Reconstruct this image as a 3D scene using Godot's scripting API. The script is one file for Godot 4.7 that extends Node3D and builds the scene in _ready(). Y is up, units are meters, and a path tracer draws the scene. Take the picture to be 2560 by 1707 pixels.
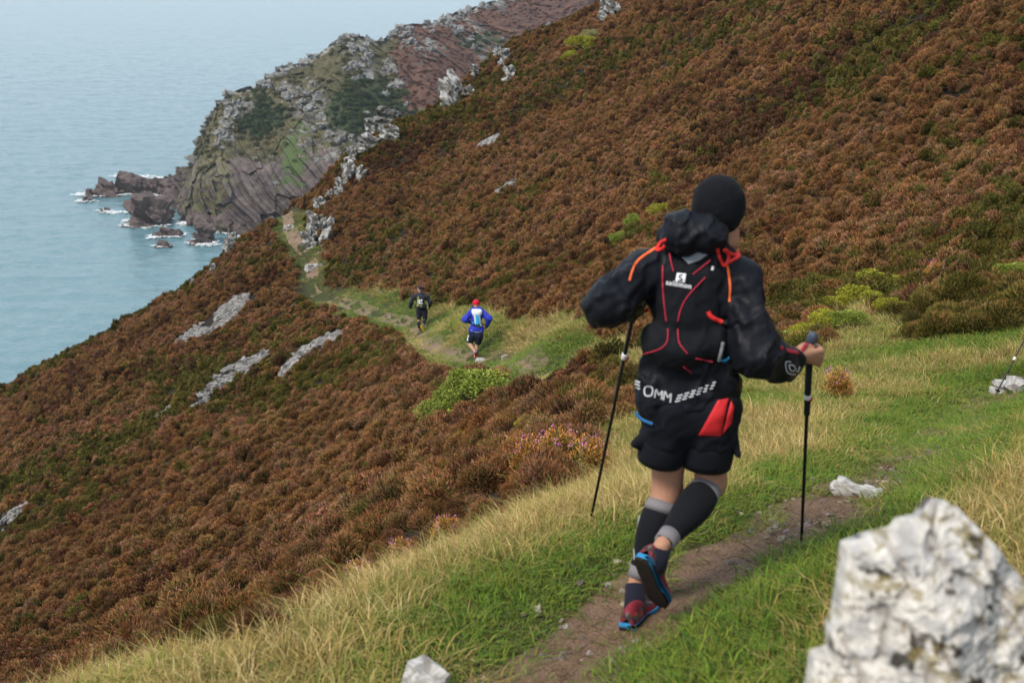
extends Node3D

# ---------------------------------------------------------------- camera geometry
# Photograph of 2560 x 1707 pixels, focal length 2844 pixels, looking 18.5 degrees down, 85 m above the sea.
const FOCAL := 2844.0
const PITCH := 0.32288591
const EYE := Vector3(0.0, 85.0, 0.0)

# Ground points: pixel u, pixel v, depth along the optical axis.
const SKYLINE := [[0, 966, 72], [326, 805, 73], [435, 729, 73.5], [522, 690, 74], [566, 630, 74.5], [653, 565, 75], [718, 533, 77], [762, 517, 77], [827, 435, 79], [914, 345, 82], [1001, 290, 85], [1088, 256, 88], [1197, 174, 91], [1284, 90, 94], [1415, 49, 98], [1513, 11, 101]]
const GROUND := [[1195, 903, 31.5], [1120, 885, 34], [1060, 840, 40], [1048, 830, 41.5], [990, 805, 46], [900, 770, 52], [800, 728, 60], [778, 660, 64], [735, 600, 70],
	[1323, 889, 28.5], [1409, 926, 24], [1590, 1535, 4.32], [1330, 1690, 3.75], [1480, 1580, 4.1], [1800, 1370, 4.85], [2008, 1318, 5.1], [2190, 1180, 6.4], [2400, 1040, 9.3], [2490, 968, 11.2],
	[1475, 1300, 5.3], [1350, 1240, 6.0], [1000, 1430, 5.0], [500, 1650, 4.25], [0, 1760, 4.2], [0, 1830, 7], [450, 1720, 6.5], [750, 1610, 6.5], [1000, 1490, 7], [1350, 1320, 8], [1700, 1250, 5.6], [2560, 1300, 4.6],
	[1420, 1210, 7.4], [1300, 1000, 20], [1180, 980, 24], [1000, 1200, 21], [1000, 1300, 16], [1600, 1040, 10.5], [100, 1500, 28], [300, 1300, 35], [600, 1100, 37], [900, 950, 38], [700, 1400, 22], [300, 900, 62], [100, 1150, 48],
	[2000, 900, 14.5], [2300, 820, 15.5], [2560, 700, 18], [1700, 900, 17.5], [1500, 880, 22], [1400, 800, 27], [2560, 300, 28], [2560, 60, 33], [2000, 300, 42], [2000, 600, 27], [1600, 600, 36], [1600, 300, 58], [1300, 600, 48], [1300, 300, 74], [2000, 60, 54], [1000, 500, 70]]
# Ground outside the frame: x, y below the eye, distance ahead.
const BEYOND := [[-6, -5.5, -6], [0, -1.6, -0.3], [2, -0.9, -1], [8, 1.5, -6], [14, 2, 4], [30, 9, 10], [30, 11, 30], [45, 19, 60], [40, 18, 100], [60, 28, 80], [75, 36, 40], [-14, -10, 0], [-30, -22, 5], [-55, -42, 30], [-60, -45, 60], [-45, -33, 72], [60, 27, 125], [-8, -7.5, -10], [1.2, -1.65, 1.6]]

var rng := RandomNumberGenerator.new()
var soft := FastNoiseLite.new()
var fine := FastNoiseLite.new()
var cells := FastNoiseLite.new()
var names := {}

# ---------------------------------------------------------------- small helpers
func dir(u: float, v: float) -> Vector3:
	var ty := (853.5 - v) / FOCAL
	return Vector3((u - 1280.0) / FOCAL, -sin(PITCH) + ty * cos(PITCH), -(cos(PITCH) + ty * sin(PITCH)))

func px(u: float, v: float, d: float) -> Vector3:
	return EYE + dir(u, v) * d

func on_sea(u: float, v: float) -> Vector3:
	var r := dir(u, v)
	return EYE + r * (EYE.y / -r.y)

func numbered(called: String) -> String:
	var n: int = names.get(called, 0)
	names[called] = n + 1
	return called if n == 0 else "%s_%03d" % [called, n]

func tag(o: Node3D, label: String, category: String, group := "", kind := "") -> void:
	if label: o.set_meta("label", label)
	if category: o.set_meta("category", category)
	if group: o.set_meta("group", group)
	if kind: o.set_meta("kind", kind)

func put(called: String, mesh: Mesh, m: Material, parent: Node = self) -> MeshInstance3D:
	var o := MeshInstance3D.new()
	o.name = numbered(called) if parent == self else called
	o.mesh = mesh
	if m: o.material_override = m
	parent.add_child(o, true)
	return o

func base(called: String, at: Vector3) -> Node3D:
	var o := Node3D.new()
	o.name = numbered(called)
	add_child(o, true)
	o.position = at
	return o

func mat(c: Color, rough := 0.8, vertex := false) -> StandardMaterial3D:
	var m := StandardMaterial3D.new()
	m.albedo_color = c.linear_to_srgb()
	m.roughness = rough
	m.vertex_color_use_as_albedo = vertex
	m.metallic_specular = 0.35
	return m

# Triangles run counter-clockwise seen from outside; Godot's front faces are clockwise, so they are turned here.
func solid(v: PackedVector3Array, idx: PackedInt32Array, col := PackedColorArray(), flat := false) -> ArrayMesh:
	var a := []
	a.resize(Mesh.ARRAY_MAX)
	var n := PackedVector3Array()
	var nt := idx.size() / 3
	if flat:
		var fv := PackedVector3Array()
		fv.resize(nt * 3)
		n.resize(nt * 3)
		var fc := PackedColorArray()
		if col.size(): fc.resize(nt * 3)
		for t in nt:
			var p := v[idx[t * 3]]
			var q := v[idx[t * 3 + 1]]
			var r := v[idx[t * 3 + 2]]
			var nn := (q - p).cross(r - p).normalized()
			fv[t * 3] = p; fv[t * 3 + 1] = r; fv[t * 3 + 2] = q
			for k in 3: n[t * 3 + k] = nn
			if col.size():
				fc[t * 3] = col[idx[t * 3]]; fc[t * 3 + 1] = col[idx[t * 3 + 2]]; fc[t * 3 + 2] = col[idx[t * 3 + 1]]
		a[Mesh.ARRAY_VERTEX] = fv
		a[Mesh.ARRAY_NORMAL] = n
		if col.size(): a[Mesh.ARRAY_COLOR] = fc
	else:
		n.resize(v.size())
		var ri := PackedInt32Array()
		ri.resize(nt * 3)
		for t in nt:
			var i := idx[t * 3]
			var j := idx[t * 3 + 1]
			var k := idx[t * 3 + 2]
			var nn := (v[j] - v[i]).cross(v[k] - v[i])
			n[i] += nn; n[j] += nn; n[k] += nn
			ri[t * 3] = i; ri[t * 3 + 1] = k; ri[t * 3 + 2] = j
		for i in n.size(): n[i] = n[i].normalized()
		a[Mesh.ARRAY_VERTEX] = v
		a[Mesh.ARRAY_NORMAL] = n
		a[Mesh.ARRAY_INDEX] = ri
		if col.size(): a[Mesh.ARRAY_COLOR] = col
	var m := ArrayMesh.new()
	m.add_surface_from_arrays(Mesh.PRIMITIVE_TRIANGLES, a)
	return m

# Indices of a grid of rows x cols vertices.
func grid_index(rows: int, cols: int, flip := false) -> PackedInt32Array:
	var idx := PackedInt32Array()
	idx.resize((rows - 1) * (cols - 1) * 6)
	var k := 0
	for i in rows - 1:
		for j in cols - 1:
			var a := i * cols + j
			var b := a + 1
			var c := a + cols
			var d := c + 1
			var six := [a, b, c, b, d, c] if not flip else [a, c, b, b, c, d]
			for s: int in six:
				idx[k] = s
				k += 1
	return idx

# ---------------------------------------------------------------- the hillside
var tps_x := PackedFloat64Array()
var tps_f := PackedFloat64Array()
var tps_w := PackedFloat64Array()
var ridge_x := PackedFloat64Array()
var ridge_f := PackedFloat64Array()
const GX0 := -66.0
const GF0 := -14.0
const GS := 0.5
const GNX := 300
const GNF := 300
var hgrid := PackedFloat32Array()
var trail := PackedVector2Array()      # x, distance ahead
var far_trail := PackedVector2Array()

func fit_hill() -> void:
	var y := PackedFloat64Array()
	for q in SKYLINE:
		var p: Vector3 = dir(q[0], q[1]) * q[2]
		tps_x.append(p.x); tps_f.append(-p.z); y.append(p.y - 0.35)
		ridge_x.append(p.x); ridge_f.append(-p.z)
	for q in GROUND:
		var p: Vector3 = dir(q[0], q[1]) * q[2]
		tps_x.append(p.x); tps_f.append(-p.z); y.append(p.y)
	for q in BEYOND:
		tps_x.append(q[0]); tps_f.append(q[2]); y.append(q[1])
	var n := y.size()
	var m := n + 3
	var rows: Array[PackedFloat64Array] = []
	for i in m:
		var r := PackedFloat64Array()
		r.resize(m + 1)
		rows.append(r)
	for i in n:
		for j in n:
			var d2 := (tps_x[i] - tps_x[j]) ** 2 + (tps_f[i] - tps_f[j]) ** 2
			rows[i][j] = d2 * log(d2) if d2 > 0.0 else 4.0
		rows[i][n] = 1.0; rows[i][n + 1] = tps_x[i]; rows[i][n + 2] = tps_f[i]; rows[i][m] = y[i]
		rows[n][i] = 1.0; rows[n + 1][i] = tps_x[i]; rows[n + 2][i] = tps_f[i]
	for c in m:
		var best := c
		for r in range(c + 1, m):
			if absf(rows[r][c]) > absf(rows[best][c]): best = r
		var t := rows[c]; rows[c] = rows[best]; rows[best] = t
		for r in range(c + 1, m):
			var k := rows[r][c] / rows[c][c]
			if k != 0.0:
				for j in range(c, m + 1): rows[r][j] -= k * rows[c][j]
	tps_w.resize(m)
	for c in range(m - 1, -1, -1):
		var s := rows[c][m]
		for j in range(c + 1, m): s -= rows[c][j] * tps_w[j]
		tps_w[c] = s / rows[c][c]
	hgrid.resize(GNX * GNF)
	for i in GNF:
		var f := GF0 + i * GS
		for j in GNX:
			var x := GX0 + j * GS
			var h := tps_w[n] + tps_w[n + 1] * x + tps_w[n + 2] * f
			for k in n:
				var d2 := (tps_x[k] - x) * (tps_x[k] - x) + (tps_f[k] - f) * (tps_f[k] - f)
				if d2 > 1e-9: h += tps_w[k] * d2 * log(d2)
			var e := maxf(0.0, f - ridge_at(x) - 1.0)
			hgrid[i * GNX + j] = h - (sqrt(e * e * 0.9 + 9.0) - 3.0)

func ridge_at(x: float) -> float:
	var n := ridge_x.size()
	if x <= ridge_x[0]: return ridge_f[0]
	for i in n - 1:
		if x < ridge_x[i + 1]:
			return lerpf(ridge_f[i], ridge_f[i + 1], (x - ridge_x[i]) / (ridge_x[i + 1] - ridge_x[i]))
	return ridge_f[n - 1] + (x - ridge_x[n - 1]) * 0.6

func hill(x: float, f: float) -> float:
	var a := clampf((x - GX0) / GS, 0.0, GNX - 1.001)
	var b := clampf((f - GF0) / GS, 0.0, GNF - 1.001)
	var i := int(b)
	var j := int(a)
	var s := a - j
	var t := b - i
	var k := i * GNX + j
	return lerpf(lerpf(hgrid[k], hgrid[k + 1], s), lerpf(hgrid[k + GNX], hgrid[k + GNX + 1], s), t)

# Ground height over the sea, with its small unevenness; f is the distance ahead (-z).
func ground(x: float, f: float) -> float:
	var far := clampf((Vector2(x, f).length() - 6.0) / 30.0, 0.0, 1.0)
	var h := EYE.y + hill(x, f) + soft.get_noise_2d(x * 6.0, f * 6.0) * lerpf(0.05, 0.45, far) + fine.get_noise_2d(x * 40.0, f * 40.0) * 0.03
	var d := minf(line_distance(trail, x, f), line_distance(far_trail, x, f) + 0.05)
	return h - 0.07 * (1.0 - smoothstep(0.1, 0.5, d))

func line_distance(line: PackedVector2Array, x: float, f: float) -> float:
	var best := 1e9
	var p := Vector2(x, f)
	for i in line.size() - 1:
		var a := line[i]
		var ab := line[i + 1] - a
		var t := clampf((p - a).dot(ab) / ab.length_squared(), 0.0, 1.0)
		best = minf(best, p.distance_squared_to(a + ab * t))
	return sqrt(best)

# Where the line of sight through a pixel meets the hillside.
func hit(u: float, v: float, from := 2.5) -> Vector3:
	var r := dir(u, v)
	var d := from
	while d < 140.0:
		var p := r * d
		if p.y < hill(p.x, -p.z):
			var lo := d / 1.02
			for k in 12:
				var mid := (lo + d) / 2.0
				p = r * mid
				if p.y < hill(p.x, -p.z): d = mid
				else: lo = mid
			p = r * d
			return Vector3(p.x, ground(p.x, -p.z), p.z)
		d *= 1.02
	return EYE + r * 140.0

func pixel_line(points: Array) -> PackedVector2Array:
	var line := PackedVector2Array()
	for q in points:
		var p := hit(q[0], q[1])
		line.append(Vector2(p.x, -p.z))
	return line

func smooth_line(line: PackedVector2Array, step: float) -> PackedVector2Array:
	var c := Curve2D.new()
	for i in line.size():
		var a := line[maxi(i - 1, 0)]
		var b := line[mini(i + 1, line.size() - 1)]
		var t := (b - a) / 6.0
		c.add_point(line[i], -t, t)
	c.bake_interval = step
	return c.get_baked_points()

func build_hillside() -> void:
	# one sheet: a fan of rings round the photographer's feet, fine near by, coarse far away
	var rings := 150
	var spokes := 420
	var v := PackedVector3Array()
	var col := PackedColorArray()
	v.resize(rings * spokes)
	col.resize(rings * spokes)
	for i in rings:
		var r := 0.35 * pow(480.0, float(i) / (rings - 2)) if i < rings - 1 else 175.0
		for j in spokes:
			# two thirds of the spokes lie in the wedge ahead
			var a := 0.0
			if j < 300: a = -0.75 + 1.5 * j / 300.0
			else: a = 0.75 + (TAU - 1.5) * (j - 300) / 119.0
			var x := clampf(r * sin(a), GX0 + 1.0, GX0 + GNX * GS - 2.0)
			var f := clampf(r * cos(a), GF0 + 1.0, GF0 + GNF * GS - 2.0)
			var y := ground(x, f)
			if i == rings - 1: y = -6.0
			v[i * spokes + j] = Vector3(x, y, -f)
			var k := 0.5 + 0.5 * soft.get_noise_2d(x * 9.0, f * 9.0)
			var g := grassy(x, f)
			var c := Color(0.020, 0.013, 0.009).lerp(Color(0.034, 0.024, 0.011), k)
			col[i * spokes + j] = c.lerp(Color(0.10, 0.085, 0.03).lerp(Color(0.06, 0.075, 0.02), k), g)
	var m := mat(Color.WHITE, 0.95, true)
	m.albedo_texture = speckle(7, 512, 0.55, 1.0)
	m.uv1_triplanar = true
	m.uv1_world_triplanar = true
	m.uv1_scale = Vector3.ONE * 0.9
	var o := put("hillside", solid(v, grid_index(rings, spokes, true), col), m)
	o.set_meta("kind", "structure")

func speckle(s: int, size: int, low: float, high: float, freq := 0.04) -> NoiseTexture2D:
	var n := FastNoiseLite.new()
	n.seed = s
	n.frequency = freq
	n.fractal_octaves = 5
	n.fractal_gain = 0.65
	var t := NoiseTexture2D.new()
	t.width = size
	t.height = size
	t.seamless = true
	t.noise = n
	var g := Gradient.new()
	g.set_color(0, Color(low, low, low))
	g.set_color(1, Color(high, high, high))
	t.color_ramp = g
	return t

# ---------------------------------------------------------------- what grows where
var ledge := PackedVector2Array()      # outline of the near grass

# 1 on grass, 0 under heather
func grassy(x: float, f: float) -> float:
	var w := soft.get_noise_2d(x * 14.0 + 50.0, f * 14.0) * 0.5 + fine.get_noise_2d(x * 18.0, f * 18.0) * 0.35
	var g := 0.0
	if f < 26.0 and x > -6.0 and x < 16.0:
		var inside := Geometry2D.is_point_in_polygon(Vector2(x, f), ledge)
		var d := line_distance(ledge, x, f)
		var s := d if inside else -d
		g = smoothstep(-0.25, 0.25, s + w * clampf(f / 14.0, 0.25, 1.0))
	if f > 18.0 and f < 80.0:
		var d2 := line_distance(far_trail, x, f)
		if d2 < 4.0:
			# the bank above the path is grassy for longer than the slope below it
			var above := x > trail_x(f)
			var wide := 1.75 if above else 0.7
			if f > 53.0: wide = 0.9 if above else 0.7
			if f > 65.0: wide = 1.3
			g = maxf(g, smoothstep(-0.3, 0.3, wide - d2 + w * 1.6))
	return g

func trail_x(f: float) -> float:
	for i in far_trail.size() - 1:
		var a := far_trail[i]
		var b := far_trail[i + 1]
		if (f >= a.y) != (f >= b.y):
			return lerpf(a.x, b.x, (f - a.y) / (b.y - a.y))
	return 0.0

# ---------------------------------------------------------------- plants
# A kite-shaped leaf or shoot from a to b, w wide, lying across the direction s.
func kite(st: Dictionary, a: Vector3, b: Vector3, s: Vector3, w: float, c: Color, at := 0.6) -> void:
	var v: PackedVector3Array = st.v
	var m := a.lerp(b, at)
	var o := s * w * 0.5
	st.v.append_array(PackedVector3Array([a, m - o, b, a, b, m + o]))
	st.c.append_array(PackedColorArray([c, c, c, c, c, c]))

func leaf_mesh(st: Dictionary) -> ArrayMesh:
	# foliage normals: each face its own
	var idx := PackedInt32Array()
	for i in st.v.size(): idx.append(i)
	return solid(st.v, idx, st.c, true)

func tone(c: Color, by: float) -> Color:
	var k := 1.0 + rng.randf_range(-by, by)
	return Color(c.r * k * rng.randf_range(0.94, 1.06), c.g * k, c.b * k * rng.randf_range(0.9, 1.1))

func heather_mesh(s: int, tips: Array, stems: Array, sprigs: int, radius: float, high: float, thick: float) -> ArrayMesh:
	rng.seed = s
	var st := {"v": PackedVector3Array(), "c": PackedColorArray()}
	var clumps := []
	for k in 9:
		var a := rng.randf() * TAU
		var r := radius * sqrt(rng.randf()) * 0.9
		clumps.append([Vector3(cos(a) * r, 0, sin(a) * r), rng.randf_range(0.75, 1.15), rng.randi() % tips.size()])
	for k in sprigs:
		var cl: Array = clumps[k % clumps.size()]
		var p: Vector3 = cl[0] + Vector3(rng.randfn(), 0, rng.randfn()) * 0.22 * radius
		var rr := p.length() / radius
		var top: float = high * cl[1] * sqrt(maxf(0.06, 1.0 - 0.75 * rr * rr)) * rng.randf_range(0.55, 1.08)
		var tip := p * 1.08 + Vector3(0, top, 0)
		var d := (Vector3.UP * 0.75 + p / radius * 0.9 + Vector3(rng.randfn(), rng.randfn() * 0.5, rng.randfn()) * 0.38).normalized()
		var len := rng.randf_range(0.05, 0.10) * lerpf(1.0, 1.35, thick - 1.0)
		var low := tip - d * len
		var side := d.cross(Vector3(rng.randfn(), rng.randfn(), rng.randfn())).normalized()
		var which: int = cl[2] if rng.randf() < 0.6 else rng.randi() % tips.size()
		var ct := tone(tips[which], 0.32)
		var w := rng.randf_range(0.012, 0.022) * thick
		kite(st, low, tip, side, w, ct)
		if k % 2 == 0: kite(st, low, tip, d.cross(side).normalized(), w, ct)
		# the leafy shoot below the dead flowers
		var foot := low - d * len * 0.8 - p * 0.1
		kite(st, foot, low + d * 0.02, (side + Vector3.UP * 0.3).normalized(), w * 1.3, tone(stems[rng.randi() % stems.size()], 0.3), 0.5)
	return leaf_mesh(st)

func tuft_mesh(s: int, blades: int, spread: float, low: float, high: float, width: float, droop: float, shades: Array) -> ArrayMesh:
	rng.seed = s
	var st := {"v": PackedVector3Array(), "c": PackedColorArray()}
	for k in blades:
		var a := rng.randf() * TAU
		var r := spread * sqrt(rng.randf())
		var foot := Vector3(cos(a) * r, -0.02, sin(a) * r)
		var h := rng.randf_range(low, high)
		var a2 := a + rng.randfn() * 0.9
		var out := Vector3(cos(a2), 0, sin(a2))
		var lean := droop * rng.randf_range(0.2, 1.2)
		var mid := foot + Vector3.UP * h * 0.55 + out * h * lean * 0.3
		var tip := foot + Vector3.UP * h * (1.0 - lean * 0.25) + out * h * lean
		var side := out.cross(Vector3.UP).rotated(Vector3.UP, rng.randfn() * 0.6) * width * rng.randf_range(0.7, 1.3) * 0.5
		var c := tone(shades[rng.randi() % shades.size()], 0.22)
		st.v.append_array(PackedVector3Array([foot - side, foot + side, mid + side * 0.8, foot - side, mid + side * 0.8, mid - side * 0.8, mid - side * 0.8, mid + side * 0.8, tip]))
		for q in 9: st.c.append(c)
	return leaf_mesh(st)

func bush_mesh(s: int, leaves: int, radius: float, high: float, shades: Array, leaf: float) -> ArrayMesh:
	rng.seed = s
	var st := {"v": PackedVector3Array(), "c": PackedColorArray()}
	var lumps := []
	for k in 12:
		var a := rng.randf() * TAU
		var r := radius * sqrt(rng.randf()) * 0.75
		lumps.append([Vector3(cos(a) * r, high * rng.randf_range(0.25, 0.75) * (1.0 - 0.45 * r / radius), sin(a) * r), radius * rng.randf_range(0.22, 0.42)])
	for k in leaves:
		var l: Array = lumps[k % lumps.size()]
		var d := Vector3(rng.randfn(), rng.randfn() * 0.9 + 0.35, rng.randfn()).normalized()
		var p: Vector3 = l[0] + d * l[1] * pow(rng.randf(), 0.25)
		if p.y < -0.03: continue
		var out := (d + Vector3(rng.randfn(), rng.randfn() + 0.5, rng.randfn()) * 0.45).normalized()
		var side := out.cross(Vector3(rng.randfn(), rng.randfn(), rng.randfn())).normalized()
		var ln := leaf * rng.randf_range(0.7, 1.4)
		kite(st, p, p + out * ln, side, ln * 0.45, tone(shades[rng.randi() % shades.size()], 0.3), 0.5)
	return leaf_mesh(st)

func scatter(called: String, mesh: Mesh, m: Material, at: Array, colors: PackedColorArray, parent: Node = self) -> MultiMeshInstance3D:
	var mm := MultiMesh.new()
	mm.transform_format = MultiMesh.TRANSFORM_3D
	mm.use_colors = true
	mm.mesh = mesh
	mm.instance_count = at.size()
	for i in at.size():
		mm.set_instance_transform(i, at[i])
		mm.set_instance_color(i, colors[i])
	var o := MultiMeshInstance3D.new()
	o.name = numbered(called) if parent == self else called
	o.multimesh = mm
	o.material_override = m
	parent.add_child(o, true)
	return o

func turned(p: Vector3, yaw: float, up: Vector3, k: Vector3) -> Transform3D:
	var q := Quaternion(Vector3.UP, up.normalized()) if up.normalized().dot(Vector3.UP) < 0.9999 else Quaternion.IDENTITY
	return Transform3D(Basis(q * Quaternion(Vector3.UP, yaw)).scaled_local(k), p)

func slope_up(x: float, f: float) -> Vector3:
	var e := 0.4
	return Vector3(hill(x - e, f) - hill(x + e, f), 2.0 * e, -(hill(x, f - e) - hill(x, f + e))).normalized()

const RUST := Color(0.262, 0.114, 0.047)
const PINKISH := Color(0.345, 0.170, 0.108)
const TAN := Color(0.282, 0.164, 0.066)
const DARK := Color(0.085, 0.036, 0.022)
const OLIVE := Color(0.125, 0.112, 0.026)
const MOSS := Color(0.062, 0.064, 0.015)

func build_heather() -> void:
	var m := mat(Color.WHITE, 0.9, true)
	m.metallic_specular = 0.2
	var kinds := [
		["heather", [RUST, TAN, RUST, PINKISH, TAN, RUST], [MOSS, MOSS, OLIVE, DARK], "russet heather with dry flower heads covering the hillside"],
		["heather", [PINKISH, PINKISH, TAN, RUST], [DARK, MOSS, OLIVE], "pinkish brown heather in bands among russet heather on the slope"],
		["heather", [OLIVE, MOSS, TAN, OLIVE], [MOSS, MOSS, OLIVE], "olive green heather without flowers in patches on the slope"],
		["heather", [DARK, DARK, RUST, PINKISH * 0.6], [DARK, MOSS], "dark maroon heather in scattered patches on the slope"]]
	var meshes := []
	for k in kinds.size():
		# from what grows close to the ledge to the far slope: fewer and broader shoots
		var set := []
		for q in [[2600, 0.30], [1900, 0.40], [850, 0.78], [340, 1.45]]:
			for e in 2: set.append(heather_mesh(100 + k * 20 + set.size(), kinds[k][1], kinds[k][2], q[0], 0.25 + e * 0.02, 0.31 - e * 0.05, q[1]))
		meshes.append(set)
	var places := []
	var tints: Array[PackedColorArray] = []
	for k in 32:
		places.append([])
		tints.append(PackedColorArray())
	rng.seed = 5
	var r := 3.5
	while r < 118.0:
		var s := 0.235 + 0.0012 * r
		var n := int(1.46 * r / s)
		for j in n:
			var a := -0.80 + 1.46 * (j + rng.randf()) / n
			var rr := r + rng.randf_range(-0.6, 0.6) * s
			var x := rr * sin(a)
			var f := rr * cos(a)
			if f > ridge_at(x) + 3.0: continue
			if grassy(x, f) > rng.randf_range(0.25, 0.6): continue
			if line_distance(trail, x, f) < 0.7 or line_distance(far_trail, x, f) < 0.75: continue
			if on_scree(x, f) or in_bush(x, f): continue
			# mounds of half a metre to two metres, with gaps between them
			var mound := 0.6 * soft.get_noise_2d(x * 42.0 + 9.0, f * 42.0) + 0.8 * fine.get_noise_2d(x * 22.0 + 31.0, f * 22.0)
			var gap := fine.get_noise_2d(x * 15.0 - 31.0, f * 15.0)
			if gap < -0.28 and rng.randf() < 0.4: continue
			var k := rng.randf_range(0.55, 1.12) * (1.0 + 0.4 * mound)
			if r < 9.0 and x < 0.1: k *= 0.5
			var p := Vector3(x, ground(x, f) - 0.04 + maxf(0.0, mound) * 0.27 * minf(1.0, r / 14.0), -f)
			var z := soft.get_noise_2d(x * 7.0 + 300.0, f * 7.0) + 0.55 * fine.get_noise_2d(x * 10.0, f * 10.0 + 80.0) + rng.randfn() * 0.22
			var green := soft.get_noise_2d(x * 4.0 - 120.0, f * 4.0) + 0.6 * fine.get_noise_2d(x * 8.0 - 70.0, f * 8.0) + rng.randfn() * 0.24
			# the rocky brow carries more green heather
			green += 0.35 * smoothstep(12.0, 2.0, absf(f - ridge_at(x)))
			var kind := 0
			if green > 0.32: kind = 2
			elif z > 0.22: kind = 1
			elif z < -0.36: kind = 3
			var b := kind * 8 + rng.randi() % 2 + (0 if r < 9.0 else 2 if r < 18.0 else 4 if r < 42.0 else 6)
			var up := (Vector3.UP * 1.0 + slope_up(x, f) + Vector3(rng.randfn(), 0, rng.randfn()) * 0.25).normalized()
			places[b].append(turned(p, rng.randf() * TAU, up, Vector3(k, k * rng.randf_range(0.8, 1.35), k)))
			var l := rng.randf_range(0.62, 1.3)
			tints[b].append(Color(l * rng.randf_range(0.9, 1.1), l * rng.randf_range(0.95, 1.05), l * rng.randf_range(0.85, 1.1)))
		r += s
	for b in 32:
		if places[b].is_empty(): continue
		var o := scatter(kinds[b / 8][0], meshes[b / 8][b % 8], m, places[b], tints[b])
		tag(o, kinds[b / 8][3], "heather", "heather covering the slope", "stuff")
	print("heather ", places.map(func(q): return q.size()))

var taken: Array[Vector3] = []        # x, distance ahead, radius of single bushes

func in_bush(x: float, f: float) -> bool:
	for t in taken:
		if Vector2(t.x - x, t.y - f).length() < t.z: return true
	return false

func on_scree(x: float, f: float) -> bool:
	for s: PackedVector2Array in wide_screes:
		if Geometry2D.is_point_in_polygon(Vector2(x, f), s): return true
	return false

var screes: Array[PackedVector2Array] = []
var wide_screes: Array[PackedVector2Array] = []

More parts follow.
